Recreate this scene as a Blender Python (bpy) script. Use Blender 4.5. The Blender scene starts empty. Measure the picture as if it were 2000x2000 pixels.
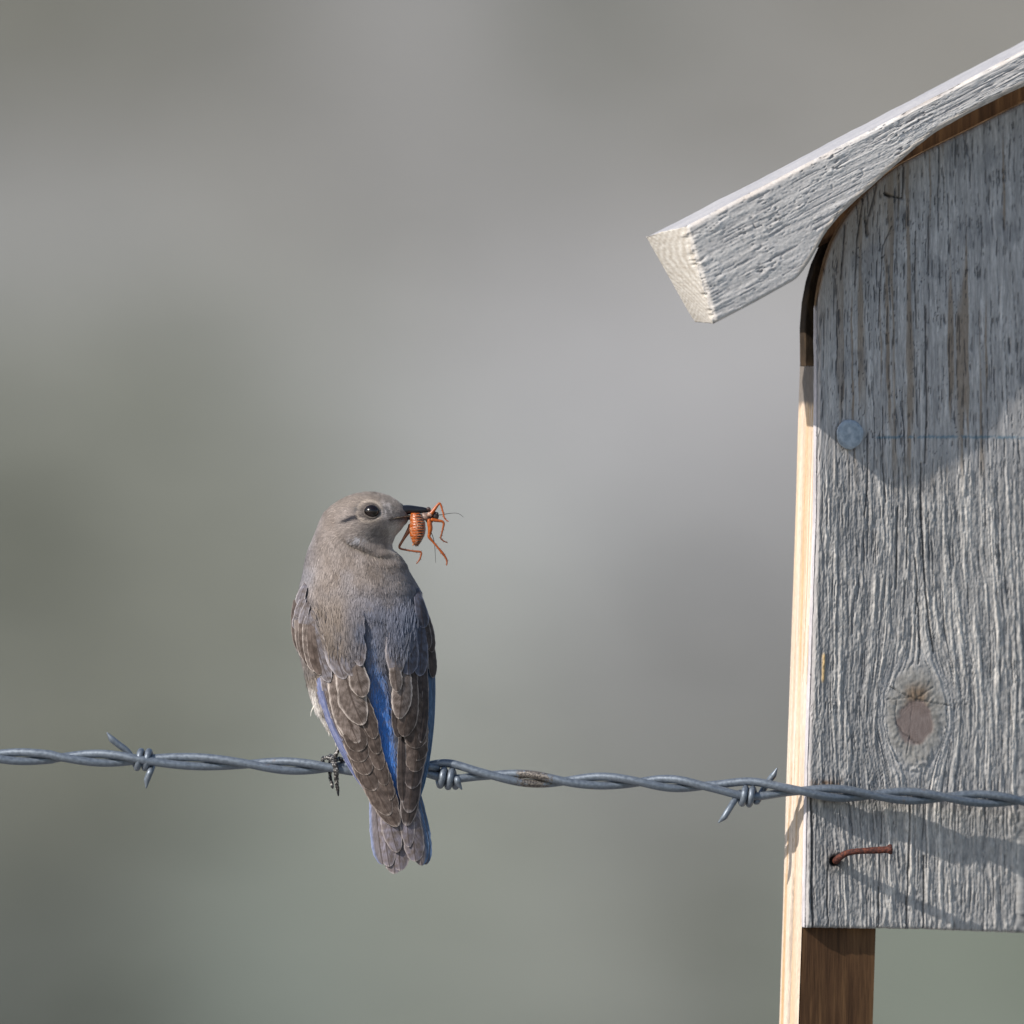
import bpy, bmesh, math, random
import numpy as np
from mathutils import Vector

random.seed(7)
RS = np.random.RandomState(11)
scene = bpy.context.scene
COL = scene.collection

# ------------------------------------------------------------------ camera, light, exposure
S = 0.000225          # metres per unit: the near things are laid out in a plane of 2000 x 2000 units
ZC = 1.31             # camera height
DIST = 6.0            # camera to the wire
cam_data = bpy.data.cameras.new("camera")
cam = bpy.data.objects.new("camera", cam_data)
COL.objects.link(cam)
cam.location = (0, -DIST, ZC)
cam.rotation_euler = (math.radians(90), 0, 0)
cam_data.sensor_width = 36
cam_data.lens = 36 * DIST / (2000 * S)
cam_data.clip_start = 0.1
cam_data.clip_end = 5000
cam_data.dof.use_dof = True
cam_data.dof.focus_distance = DIST - 0.006
cam_data.dof.aperture_fstop = cam_data.lens / 92.0
scene.camera = cam

SUN = Vector((-1.1, -0.9, 1.0)).normalized()
world = bpy.data.worlds.new("World")
scene.world = world
world.use_nodes = True
wn = world.node_tree
bg = wn.nodes["Background"]
sky = wn.nodes.new("ShaderNodeTexSky")
sky.sky_type = 'NISHITA'
sky.sun_disc = False
sky.sun_elevation = math.asin(SUN.z)
sky.sun_rotation = math.atan2(SUN.x, SUN.y)
bg.inputs['Strength'].default_value = 0.128
wn.links.new(sky.outputs[0], bg.inputs['Color'])
sl = bpy.data.lights.new("sun", 'SUN')
sl.energy = 4.5
sl.angle = math.radians(0.53)
sl.color = (1.0, 0.94, 0.86)
so = bpy.data.objects.new("sun", sl)
so.rotation_euler = SUN.to_track_quat('Z', 'Y').to_euler()
so.location = (-3, -3, 6)
COL.objects.link(so)
vs = scene.view_settings
vs.view_transform = 'Standard'
vs.look = 'None'
vs.exposure = 0.0
vs.gamma = 1.0
vs.use_curve_mapping = False
scene.cycles.use_denoising = True
scene.cycles.max_bounces = 6

# ------------------------------------------------------------------ helpers
def srgb(r, g, b):
    f = lambda c: ((c / 255 + 0.055) / 1.055) ** 2.4 if c > 10 else c / 255 / 12.92
    return (f(r), f(g), f(b))

_tabs = {}
def vn(x, y, seed=0):
    """smooth value noise, 0..1"""
    if seed not in _tabs:
        _tabs[seed] = np.random.RandomState(seed + 100).rand(256, 256)
    t = _tabs[seed]
    x = np.asarray(x, float); y = np.asarray(y, float)
    xi = np.floor(x); yi = np.floor(y)
    fx = x - xi; fy = y - yi
    fx = fx * fx * (3 - 2 * fx); fy = fy * fy * (3 - 2 * fy)
    xi = xi.astype(int) & 255; yi = yi.astype(int) & 255
    x1 = (xi + 1) & 255; y1 = (yi + 1) & 255
    return (t[yi, xi] * (1 - fx) + t[yi, x1] * fx) * (1 - fy) + (t[y1, xi] * (1 - fx) + t[y1, x1] * fx) * fy

def fbm(x, y, seed=0, o=4):
    a = 0; w = 0.5; s = 0
    for i in range(o):
        a = a + w * vn(np.asarray(x) * 2 ** i, np.asarray(y) * 2 ** i, seed + i); s += w; w *= 0.5
    return a / s

def sstep(a, b, x):
    t = np.clip((x - a) / (b - a), 0, 1)
    return t * t * (3 - 2 * t)

def mix(a, b, t):
    t = np.asarray(t)[..., None]
    return np.asarray(a) * (1 - t) + np.asarray(b) * t

def W(px, py, d=0.0):
    return np.stack(np.broadcast_arrays((np.asarray(px, float) - 1000) * S, np.asarray(d, float) * S,
                                        ZC + (1000 - np.asarray(py, float)) * S), -1)

def empty(name, loc, label=None, cat=None, group=None):
    o = bpy.data.objects.new(name, None)
    o.location = loc
    o.empty_display_size = 0.02
    COL.objects.link(o)
    if label: o['label'] = label
    if cat: o['category'] = cat
    if group: o['group'] = group
    return o

def origin_of(o):
    v = Vector((0, 0, 0))
    while o is not None:
        v += o.location; o = o.parent
    return np.array(v)

def mesh_obj(name, verts, faces, material, parent=None, smooth=True, col=None, uv=None, tris=None):
    """verts in world metres (n,3); faces (m,k) array or list of tuples; one mesh object"""
    verts = np.asarray(verts, float).reshape(-1, 3)
    if parent is not None:
        verts = verts - origin_of(parent)
    me = bpy.data.meshes.new(name)
    if isinstance(faces, np.ndarray):
        m, k = faces.shape
        me.vertices.add(len(verts)); me.vertices.foreach_set('co', verts.astype(np.float32).ravel())
        me.loops.add(m * k); me.loops.foreach_set('vertex_index', faces.astype(np.int32).ravel())
        me.polygons.add(m)
        me.polygons.foreach_set('loop_start', np.arange(0, m * k, k, dtype=np.int32))
        me.polygons.foreach_set('loop_total', np.full(m, k, dtype=np.int32))
        me.update(calc_edges=True)
    else:
        me.from_pydata([tuple(v) for v in verts], [], [tuple(int(i) for i in f) for f in faces])
        bm = bmesh.new(); bm.from_mesh(me); bmesh.ops.recalc_face_normals(bm, faces=bm.faces); bm.to_mesh(me); bm.free()
        me.update()
    me.validate()
    if smooth:
        me.polygons.foreach_set('use_smooth', np.ones(len(me.polygons), dtype=bool))
    if col is not None:
        a = me.color_attributes.new('Col', 'FLOAT_COLOR', 'POINT')
        c = np.ones((len(verts), 4), np.float32); c[:, :3] = np.asarray(col).reshape(-1, 3)
        a.data.foreach_set('color', c.ravel())
    if uv is not None:
        l = me.uv_layers.new(name='UVMap')
        li = np.empty(len(me.loops), np.int32); me.loops.foreach_get('vertex_index', li)
        l.data.foreach_set('uv', np.asarray(uv, np.float32)[li].ravel())
    if material is not None:
        me.materials.append(material)
    o = bpy.data.objects.new(name, me)
    COL.objects.link(o)
    if parent is not None:
        o.parent = parent
    return o

def grid_faces(nr, nc, wrap=False, off=0):
    r = np.arange(nr - 1)[:, None]; n2 = nc if wrap else nc - 1
    c = np.arange(n2)[None, :]; c1 = (c + 1) % nc
    f = np.stack([r * nc + c, r * nc + c1, (r + 1) * nc + c1, (r + 1) * nc + c], -1).reshape(-1, 4)
    return f + off

def smooth_path(pts, n):
    pts = np.asarray(pts, float)
    d = np.r_[0, np.cumsum(np.linalg.norm(np.diff(pts[:, :3], axis=0), axis=1))]
    t = np.linspace(0, d[-1], n)
    out = np.empty((n, pts.shape[1]))
    k = np.searchsorted(d, t, side='right') - 1
    k = np.clip(k, 0, len(pts) - 2)
    u = (t - d[k]) / np.maximum(d[k + 1] - d[k], 1e-9)
    p0 = pts[np.maximum(k - 1, 0)]; p1 = pts[k]; p2 = pts[k + 1]; p3 = pts[np.minimum(k + 2, len(pts) - 1)]
    u = u[:, None]
    out = 0.5 * (2 * p1 + (p2 - p0) * u + (2 * p0 - 5 * p1 + 4 * p2 - p3) * u ** 2 + (3 * p1 - p0 - 3 * p2 + p3) * u ** 3)
    return out

def tube(path, rad, ns=10, caps=(0.6, 0.6)):
    """path (n,3) units [px,py,depth]; returns verts(px,py,d), faces list"""
    P = np.asarray(path, float); n = len(P)
    rad = np.broadcast_to(np.asarray(rad, float), (n,))
    T = np.gradient(P, axis=0); T /= np.linalg.norm(T, axis=1)[:, None] + 1e-12
    up = np.array([0.13, 0.31, 0.94]); N = np.cross(T[0], up); N /= np.linalg.norm(N)
    V = []; 
    for i in range(n):
        N = N - T[i] * N.dot(T[i]); N /= np.linalg.norm(N); B = np.cross(T[i], N)
        a = np.linspace(0, 2 * np.pi, ns, endpoint=False)
        V.append(P[i] + rad[i] * (np.cos(a)[:, None] * N + np.sin(a)[:, None] * B))
    V = np.concatenate(V)
    F = [tuple(f) for f in grid_faces(n, ns, True)]
    V = np.vstack([V, P[0] - T[0] * rad[0] * caps[0], P[-1] + T[-1] * rad[-1] * caps[1]])
    a, b = len(V) - 2, len(V) - 1
    for j in range(ns):
        F.append((a, (j + 1) % ns, j)); F.append((b, (n - 1) * ns + j, (n - 1) * ns + (j + 1) % ns))
    return V, F

def join(*vf):
    V = []; F = []; o = 0
    for v, f in vf:
        V.append(np.asarray(v)); F += [tuple(int(i) + o for i in q) for q in f]; o += len(v)
    return np.vstack(V), F

def ellipsoid(c, r, nu=16, nv=10, tilt=0.0):
    V = []; F = []
    th = np.linspace(0, np.pi, nv + 1); ph = np.linspace(0, 2 * np.pi, nu, endpoint=False)
    g = np.stack([np.sin(th)[:, None] * np.cos(ph), np.cos(th)[:, None] * np.ones(nu), np.sin(th)[:, None] * np.sin(ph)], -1).reshape(-1, 3)
    g = g * np.asarray(r)
    ca, sa = math.cos(tilt), math.sin(tilt)
    g = np.stack([g[:, 0] * ca - g[:, 1] * sa, g[:, 0] * sa + g[:, 1] * ca, g[:, 2]], -1)
    return g + np.asarray(c), [tuple(f) for f in grid_faces(nv + 1, nu, True)]

def px(v):
    return W(v[:, 0], v[:, 1], v[:, 2])

# ------------------------------------------------------------------ materials
def mat(name, color=(0.5, 0.5, 0.5), rough=0.7, metal=0.0, spec=0.5):
    m = bpy.data.materials.new(name); m.use_nodes = True
    b = m.node_tree.nodes['Principled BSDF']
    b.inputs['Base Color'].default_value = (*color, 1)
    b.inputs['Roughness'].default_value = rough
    b.inputs['Metallic'].default_value = metal
    b.inputs['Specular IOR Level'].default_value = spec
    return m, m.node_tree, b

def add(nt, t, **kw):
    n = nt.nodes.new(t)
    for k, v in kw.items(): setattr(n, k, v)
    return n

def noise(nt, scale, detail=3, vec=None, stretch=None, coord='Object'):
    tc = add(nt, 'ShaderNodeTexCoord')
    src = tc.outputs[coord] if vec is None else vec
    if stretch:
        mp = add(nt, 'ShaderNodeMapping'); mp.inputs['Scale'].default_value = stretch
        nt.links.new(src, mp.inputs['Vector']); src = mp.outputs[0]
    n = add(nt, 'ShaderNodeTexNoise'); n.inputs['Scale'].default_value = scale; n.inputs['Detail'].default_value = detail
    nt.links.new(src, n.inputs['Vector'])
    return n.outputs['Fac']

def ramp(nt, fac, stops):
    r = add(nt, 'ShaderNodeValToRGB')
    els = r.color_ramp.elements
    while len(els) < len(stops): els.new(0.5)
    for e, (p, c) in zip(els, stops):
        e.position = p; e.color = (*c, 1) if len(c) == 3 else c
    nt.links.new(fac, r.inputs['Fac'])
    return r.outputs['Color']

def mixc(nt, fac, a, b, mode='MIX'):
    m = add(nt, 'ShaderNodeMix', data_type='RGBA', blend_type=mode)
    for i, v in ((0, fac), (6, a), (7, b)):
        if hasattr(v, 'is_linked') or hasattr(v, 'links'): nt.links.new(v, m.inputs[i])
        elif i == 0: m.inputs[0].default_value = v
        else: m.inputs[i].default_value = (*v, 1)
    return m.outputs[2]

def math_(nt, op, a, b=0.0, c=0.0):
    n = add(nt, 'ShaderNodeMath', operation=op)
    for i, v in enumerate((a, b, c)):
        if hasattr(v, 'links'): nt.links.new(v, n.inputs[i])
        else: n.inputs[i].default_value = v
    return n.outputs[0]

def bump(nt, b, h, strength, dist):
    n = add(nt, 'ShaderNodeBump'); n.inputs['Strength'].default_value = strength; n.inputs['Distance'].default_value = dist
    nt.links.new(h, n.inputs['Height']); nt.links.new(n.outputs[0], b.inputs['Normal'])

def attr_mat(name, rough=0.85, spec=0.3, nscale=1500, namp=0.25, bstr=0.3, bdist=0.0003, stretch=None):
    m, nt, b = mat(name, rough=rough, spec=spec)
    at = add(nt, 'ShaderNodeAttribute', attribute_name='Col')
    f = noise(nt, nscale, 4, stretch=stretch)
    c = mixc(nt, 1.0, at.outputs['Color'], ramp(nt, f, [(0.25, (1 - namp,) * 3), (0.75, (1 + namp,) * 3)]), 'MULTIPLY')
    nt.links.new(c, b.inputs['Base Color'])
    if bstr: bump(nt, b, f, bstr, bdist)
    return m

M_wood = attr_mat('weathered_wood', 0.9, 0.2, 2600, 0.22, 0.3, 0.0002, (1, 1, 0.14))
M_roofwood = attr_mat('weathered_roof_wood', 0.9, 0.2, 2200, 0.15, 0.25, 0.0002)
M_feathered = attr_mat('soft_plumage', 0.85, 0.25, 3000, 0.12, 0.0)
b_ = M_feathered.node_tree.nodes['Principled BSDF']
b_.inputs['Sheen Weight'].default_value = 0.25
b_.inputs['Sheen Roughness'].default_value = 0.5
M_attr_gloss = attr_mat('chitin', 0.33, 0.5, 3000, 0.35, 0.35, 0.00015)
M_ground = attr_mat('hillside_soil', 1.0, 0.0, 6, 0.18, 0.6, 0.05)

def wood_mat(name, c1, c2, c3, stretch, scale=300, rough=0.8):
    m, nt, b = mat(name, rough=rough, spec=0.25)
    f = noise(nt, scale, 5, stretch=stretch)
    g = noise(nt, scale * 5, 3, stretch=stretch)
    c = ramp(nt, f, [(0.3, c1), (0.5, c2), (0.7, c3)])
    c = mixc(nt, 1.0, c, ramp(nt, g, [(0.3, (0.75,) * 3), (0.7, (1.15,) * 3)]), 'MULTIPLY')
    nt.links.new(c, b.inputs['Base Color'])
    bump(nt, b, g, 0.5, 0.0003)
    return m
M_brown = wood_mat('brown_wood', (0.045, 0.022, 0.010), (0.10, 0.05, 0.023), (0.17, 0.09, 0.04), (1, 1, 0.06))
M_dark = wood_mat('shade_toned_wood', (0.025, 0.018, 0.012), (0.045, 0.031, 0.02), (0.08, 0.052, 0.03), (1, 1, 0.3))  # back board: the shade under the eave is put into this dark tone

def metal_mat():
    m, nt, b = mat('galvanised_wire', rough=0.40, metal=0.45)
    f = noise(nt, 700, 4)
    g = noise(nt, 160, 3)
    c = ramp(nt, f, [(0.3, (0.135, 0.16, 0.195)), (0.7, (0.205, 0.24, 0.285))])
    c = mixc(nt, ramp(nt, g, [(0.70, (0, 0, 0)), (0.78, (0.8, 0.8, 0.8))]), c, (0.20, 0.14, 0.10))
    geo = add(nt, 'ShaderNodeNewGeometry'); dv = add(nt, 'ShaderNodeVectorMath', operation='DISTANCE'); nt.links.new(geo.outputs['Position'], dv.inputs[0]); dv.inputs[1].default_value = tuple(W(1042, 1522, -4))
    far = math_(nt, 'ADD', math_(nt, 'MULTIPLY', dv.outputs['Value'], 1 / (46 * S)), math_(nt, 'MULTIPLY_ADD', f, 1.6, -0.8))
    c = mixc(nt, ramp(nt, far, [(0.55, (0.9, 0.9, 0.9)), (0.8, (0, 0, 0))]), c, mixc(nt, ramp(nt, noise(nt, 1500, 3), [(0.4, (0, 0, 0)), (0.6, (1, 1, 1))]), (0.055, 0.045, 0.04), (0.26, 0.225, 0.19)))
    nt.links.new(c, b.inputs['Base Color'])
    nt.links.new(ramp(nt, f, [(0.3, (0.36,) * 3), (0.7, (0.58,) * 3)]), b.inputs['Roughness'])
    bump(nt, b, f, 0.25, 0.0004)
    return m
M_metal = metal_mat()

def rust_mat():
    m, nt, b = mat('rusty_iron', rough=0.75, spec=0.3)
    f = noise(nt, 900, 5)
    nt.links.new(ramp(nt, f, [(0.3, (0.03, 0.014, 0.012)), (0.5, (0.085, 0.03, 0.024)), (0.72, (0.20, 0.06, 0.03))]), b.inputs['Base Color'])
    bump(nt, b, f, 0.7, 0.0006)
    return m
M_rust = rust_mat()

def zinc_mat():
    m, nt, b = mat('zinc_nail', rough=0.5, metal=0.4)
    f = noise(nt, 420, 5)
    nt.links.new(ramp(nt, f, [(0.3, (0.26, 0.31, 0.37)), (0.5, (0.38, 0.435, 0.50)), (0.66, (0.50, 0.55, 0.61))]), b.inputs['Base Color'])
    bump(nt, b, f, 0.3, 0.0006)
    return m
M_zinc = zinc_mat()

def feather_mat(name, inner, outer, fringe, rough=0.7, side=0, fr=(0.80, 0.97), edges=None):
    """u = 0..1 across, v = 0..1 from quill to tip; side: -1 the left vane takes `outer`, +1 the right one"""
    m, nt, b = mat(name, rough=rough, spec=0.3)
    uvn = add(nt, 'ShaderNodeUVMap', uv_map='UVMap')
    sx = add(nt, 'ShaderNodeSeparateXYZ'); nt.links.new(uvn.outputs[0], sx.inputs[0])
    u, v = sx.outputs[0], sx.outputs[1]
    info = add(nt, 'ShaderNodeObjectInfo')
    q = math_(nt, 'ABSOLUTE', math_(nt, 'MULTIPLY_ADD', u, 2.0, -1.0))
    # barbs: fine diagonal streaks running out from the shaft
    cb = add(nt, 'ShaderNodeCombineXYZ')
    nt.links.new(math_(nt, 'MULTIPLY', q, 1.2), cb.inputs[0])
    nt.links.new(math_(nt, 'MULTIPLY', math_(nt, 'SUBTRACT', v, math_(nt, 'MULTIPLY', q, 0.28)), 34.0), cb.inputs[1])
    nt.links.new(math_(nt, 'MULTIPLY', info.outputs['Random'], 40.0), cb.inputs[2])
    n1 = add(nt, 'ShaderNodeTexNoise'); n1.inputs['Scale'].default_value = 1.6; n1.inputs['Detail'].default_value = 4
    nt.links.new(cb.outputs[0], n1.inputs['Vector'])
    streak = n1.outputs['Fac']
    n2 = add(nt, 'ShaderNodeTexNoise'); n2.inputs['Scale'].default_value = 380; n2.inputs['Detail'].default_value = 3
    tc = add(nt, 'ShaderNodeTexCoord'); nt.links.new(tc.outputs['Object'], n2.inputs['Vector'])
    if side == 0:
        c = mixc(nt, ramp(nt, n2.outputs['Fac'], [(0.35, (0, 0, 0)), (0.65, (1, 1, 1))]), inner, outer)
    else:
        e0, e1 = (0.46, 0.16) if side < 0 else (0.54, 0.84)
        if edges: e0, e1 = edges
        mr = add(nt, 'ShaderNodeMapRange'); nt.links.new(u, mr.inputs[0])
        mr.inputs[1].default_value = e0; mr.inputs[2].default_value = e1
        c = mixc(nt, mr.outputs[0], inner, outer)
    c = mixc(nt, 1.0, c, ramp(nt, streak, [(0.3, (0.62,) * 3), (0.7, (1.30,) * 3)]), 'MULTIPLY')
    c = mixc(nt, 1.0, c, ramp(nt, n2.outputs['Fac'], [(0.3, (0.78,) * 3), (0.7, (1.18,) * 3)]), 'MULTIPLY')
    c = mixc(nt, 1.0, c, ramp(nt, info.outputs['Random'], [(0, (0.82,) * 3), (1, (1.15,) * 3)]), 'MULTIPLY')
    # pale worn fringe on both edges and at the tip
    e = math_(nt, 'MAXIMUM', q, math_(nt, 'MULTIPLY_ADD', v, 6.0, -5.0))
    e = math_(nt, 'ADD', e, math_(nt, 'MULTIPLY_ADD', streak, 0.22, -0.11))
    mr = add(nt, 'ShaderNodeMapRange', interpolation_type='SMOOTHSTEP'); nt.links.new(e, mr.inputs[0])
    mr.inputs[1].default_value = fr[0]; mr.inputs[2].default_value = fr[1]
    c = mixc(nt, math_(nt, 'MULTIPLY', mr.outputs[0], math_(nt, 'MULTIPLY_ADD', n2.outputs['Fac'], 1.5, -0.05)), c, fringe)
    # shaft
    mr2 = add(nt, 'ShaderNodeMapRange'); nt.links.new(q, mr2.inputs[0])
    mr2.inputs[1].default_value = 0.09; mr2.inputs[2].default_value = 0.03
    c = mixc(nt, math_(nt, 'MULTIPLY', mr2.outputs[0], 0.75), c, (0.045, 0.03, 0.024))
    nt.links.new(c, b.inputs['Base Color'])
    bump(nt, b, streak, 0.35, 0.0003)
    return m
FR = (0.62, 0.52, 0.46)
M_fe = {
    'brown': feather_mat('brown_feather', (0.068, 0.049, 0.041), (0.108, 0.083, 0.072), (0.50, 0.43, 0.39), fr=(0.86, 1.03)),
    'dark': feather_mat('dark_feather', (0.040, 0.031, 0.030), (0.070, 0.054, 0.05), (0.42, 0.37, 0.36), fr=(0.80, 1.02)),  # right wing only: darkened so the colour carries its shade
    'tan': feather_mat('tan_covert', (0.105, 0.080, 0.068), (0.19, 0.155, 0.14), (0.68, 0.60, 0.55), fr=(0.76, 1.02)),
    'lilac': feather_mat('grey_scapular', (0.14, 0.115, 0.108), (0.185, 0.175, 0.20), (0.46, 0.425, 0.44), fr=(0.70, 1.0)),
    'slate': feather_mat('shaded_scapular', (0.065, 0.06, 0.07), (0.085, 0.095, 0.135), (0.28, 0.28, 0.34), fr=(0.76, 1.02)),  # scapular for the right side, with shade put into its colour
    'blue_l': feather_mat('blue_edged_feather', (0.15, 0.13, 0.15), (0.13, 0.165, 0.33), (0.33, 0.33, 0.45), side=-1, fr=(0.72, 1.04)),
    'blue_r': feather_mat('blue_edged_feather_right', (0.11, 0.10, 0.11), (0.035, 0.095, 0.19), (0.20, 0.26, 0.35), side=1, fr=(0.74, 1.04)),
    'tail_l': feather_mat('outer_tail_feather', (0.165, 0.145, 0.155), (0.20, 0.25, 0.42), (0.36, 0.33, 0.36), side=-1, edges=(0.22, 0.02), fr=(0.9, 1.06)),
    'tail_r': feather_mat('outer_tail_feather_right', (0.16, 0.135, 0.135), (0.07, 0.14, 0.26), (0.34, 0.32, 0.34), side=1, edges=(0.70, 0.95), fr=(0.9, 1.06)),
    'blue': feather_mat('blue_feather', (0.05, 0.12, 0.36), (0.10, 0.18, 0.44), (0.28, 0.32, 0.50), fr=(0.86, 1.02)),
    'tail': feather_mat('tail_feather_grey', (0.16, 0.13, 0.122), (0.19, 0.172, 0.205), (0.48, 0.42, 0.40), fr=(0.80, 1.02)),
}

# ------------------------------------------------------------------ ground: flat pasture rising to a dry hillside
def hill_z(x, y):
    base = 0.5 * ((y - 22) + np.sqrt((y - 22) ** 2 + 9)) * 0.30
    base = np.where(y > 130, 0.30 * 108 + (1 - np.exp(-(np.maximum(y, 130) - 130) * 0.30 / 12)) * 12, base)
    base = base + 0.05 * (fbm(x / 1.1, y / 1.1, 40) - 0.5) + 0.9 * (fbm(x / 30 + 5, y / 30, 41) - 0.5) * sstep(30, 70, y)
    base = base + sstep(12, 40, np.abs(x)) * 3.0 * (fbm(x / 40, y / 40, 43) - 0.5) * sstep(10, 40, y)
    return base

# ground-cover colours on the slope: dry grass, bare soil and green-grey brush, one row a patch (x, y in the 2000 plane)
PATCH = [
    (180, 180, 116, 116, 108), (480, 190, 122, 122, 116), (800, 200, 142, 141, 139), (1150, 190, 120, 121, 115), (1450, 200, 136, 135, 130), (1750, 190, 142, 140, 134),
    (200, 430, 156, 155, 154), (520, 380, 154, 152, 149), (850, 400, 150, 149, 145), (1150, 400, 138, 137, 135), (1380, 360, 148, 146, 143),
    (200, 640, 134, 136, 128), (480, 620, 140, 142, 134), (800, 620, 160, 159, 157), (1100, 600, 162, 161, 160), (1420, 600, 166, 165, 164),
    (200, 860, 118, 120, 111), (450, 860, 132, 134, 126), (700, 830, 156, 158, 153), (1000, 830, 167, 167, 167), (1300, 760, 170, 169, 169), (1500, 860, 162, 161, 161),
    (220, 1080, 108, 110, 101), (480, 1080, 120, 122, 112), (900, 1080, 158, 160, 156), (1200, 1050, 158, 159, 157), (1450, 1060, 146, 146, 145),
    (220, 1300, 122, 124, 115), (480, 1300, 130, 132, 123), (950, 1250, 156, 158, 153), (1250, 1280, 130, 130, 129), (1450, 1320, 120, 120, 118),
    (230, 1520, 120, 121, 111), (500, 1540, 130, 133, 124), (950, 1500, 150, 152, 144), (1250, 1540, 132, 132, 128), (1450, 1560, 122, 123, 117),
    (200, 1780, 98, 101, 95), (500, 1740, 126, 133, 124), (760, 1800, 136, 140, 130), (1050, 1740, 140, 143, 134), (1380, 1740, 124, 126, 119), (1800, 1830, 128, 134, 122),
]
PATCH = np.array(PATCH, float)
AMP = 1.02
def cover_color(x, y, z):
    d = y + DIST
    qx = 1000 + x * DIST / d / S; qy = 1000 - (z - ZC) * DIST / d / S
    inside = (1 - sstep(1300, 2600, np.abs(qx - 1000))) * (1 - sstep(1300, 2600, np.abs(qy - 1000))) * sstep(10, 14, y)
    qx = np.clip(qx, 60, 1940); qy = np.clip(qy, 60, 1940)
    num = np.zeros(x.shape + (3,)); den = np.zeros(x.shape)
    lin = np.array([srgb(*p[2:]) for p in PATCH]); mean = lin.mean(0)
    for p, l in zip(PATCH, lin):
        w = np.exp(-((qx - p[0]) ** 2 + (qy - p[1]) ** 2) / (2 * 150.0 ** 2)) + 1e-9
        num += w[..., None] * l; den += w
    c = num / den[..., None]
    c = np.clip(mean + (c - mean) * AMP, 0.03, 1)
    n = fbm(x / 0.9, y / 1.6, 51)
    far = mix((0.17, 0.18, 0.15), (0.38, 0.36, 0.36), sstep(0.3, 0.7, n))
    c = mix(far, c, inside)
    n2 = fbm(x / 0.25, y / 0.4, 55)
    return c * (0.8 + 0.4 * n2)[..., None]

GK = 0.87
ax = np.r_[-1500, -600, -300, -150, -80, -50, -30, -20, -14, -10, -7.5, -6, -5, np.arange(-4, 4.01, 0.08), 5, 6, 7.5, 10, 14, 20, 30, 50, 80, 150, 300, 600, 1500]
ay = np.r_[-400, -150, -60, -25, -12, -6, -3, 0, 3, 6, 9, 11, 13, 14.5, np.arange(15.5, 38, 0.09), 39, 41, 44, 48, 53, 60, 70, 82, 95, 110, 130, 150, 180, 230, 320, 500, 900, 1800]
GX, GY = np.meshgrid(ax, ay)
GZ = hill_z(GX, GY)
WARM = np.array((1.005, 1.0, 0.985))
gc = cover_color(GX, GY, GZ) * GK * WARM
g = mesh_obj('ground', np.stack([GX, GY, GZ], -1), grid_faces(len(ay), len(ax)), M_ground, None, True, gc)
g['kind'] = 'structure'; g['label'] = 'dry hillside of pale soil, grass and brush, far out of focus'

# low brush and grass tufts growing over the slope: a blurred mass nobody could count
bv, bf, bc = [], [], []
cand = RS.rand(5200, 2) * [26, 34] + [-13, 12]
cz = hill_z(cand[:, 0], cand[:, 1]); cc = cover_color(cand[:, 0], cand[:, 1], cz)
lum = cc.mean(1)
keep = RS.rand(len(cand)) < np.clip((0.42 - lum) * 1.2, 0.03, 0.3)
for (x, y), z, c in zip(cand[keep], cz[keep], cc[keep]):
    r = 0.05 + 0.10 * RS.rand()
    n = 46
    d = RS.randn(n, 3); d /= np.linalg.norm(d, axis=1)[:, None]; d[:, 2] = np.abs(d[:, 2])
    p = np.array([x, y, z]) + d * r * (0.35 + 0.65 * RS.rand(n, 1)) * [1, 1, 1.15]
    t = d + 0.7 * RS.randn(n, 3); t /= np.linalg.norm(t, axis=1)[:, None]; t[:, 2] = np.abs(t[:, 2]) * 0.8
    s = np.cross(t, RS.randn(n, 3)); s /= np.linalg.norm(s, axis=1)[:, None]
    L = 0.05 + 0.04 * RS.rand(n, 1)
    o = len(bv) * 1
    tri = np.stack([p - s * 0.009, p + s * 0.009, p + t * L], 1).reshape(-1, 3)
    bv.append(tri); bc.append(np.repeat(np.clip(c * 1.0 * (0.9 + 0.35 * RS.rand(n, 1)), 0, 1) * [1.0, 1.02, 0.97], 3, axis=0))
bv = np.concatenate(bv); bc = np.concatenate(bc)
br = mesh_obj('brush', bv, np.arange(len(bv)).reshape(-1, 3), M_ground, None, False, bc * GK * WARM)
br['kind'] = 'stuff'; br['label'] = 'low dry grass and sagebrush growing over the blurred hillside'; br['category'] = 'brush'

# ------------------------------------------------------------------ nest box, in its own frame: u along the front, w up, h out of the front
YAW, ROLL = math.radians(25), math.radians(1.8)
CA, SA, CR, SR = math.cos(YAW), math.sin(YAW), math.cos(ROLL), math.sin(ROLL)
OX, OY, OD = 1599.0, 1000.0, 22.0
def B(u, w, h):
    """box frame -> (px, py, d)"""
    u, w, h = np.broadcast_arrays(np.asarray(u, float), np.asarray(w, float), np.asarray(h, float))
    X = u * CA + h * SA; D = u * SA - h * CA
    return np.stack([OX + X * CR + w * SR, OY - (-X * SR + w * CR), OD + D], -1)
def inv(pxx, pyy, h=0.0):
    X_ = np.asarray(pxx, float) - OX; Z_ = OY - np.asarray(pyy, float)
    X = X_ * CR - Z_ * SR; Z = X_ * SR + Z_ * CR
    return (X - np.asarray(h) * SA) / CA, Z

def polydist(u, w, pts):
    best = np.full(u.shape, 1e9)
    for a, b in zip(pts[:-1], pts[1:]):
        a = np.asarray(a); b = np.asarray(b); ab = b - a
        t = np.clip(((u - a[0]) * ab[0] + (w - a[1]) * ab[1]) / (ab @ ab), 0, 1)
        best = np.minimum(best, np.hypot(u - a[0] - t * ab[0], w - a[1] - t * ab[1]))
    return best

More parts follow.
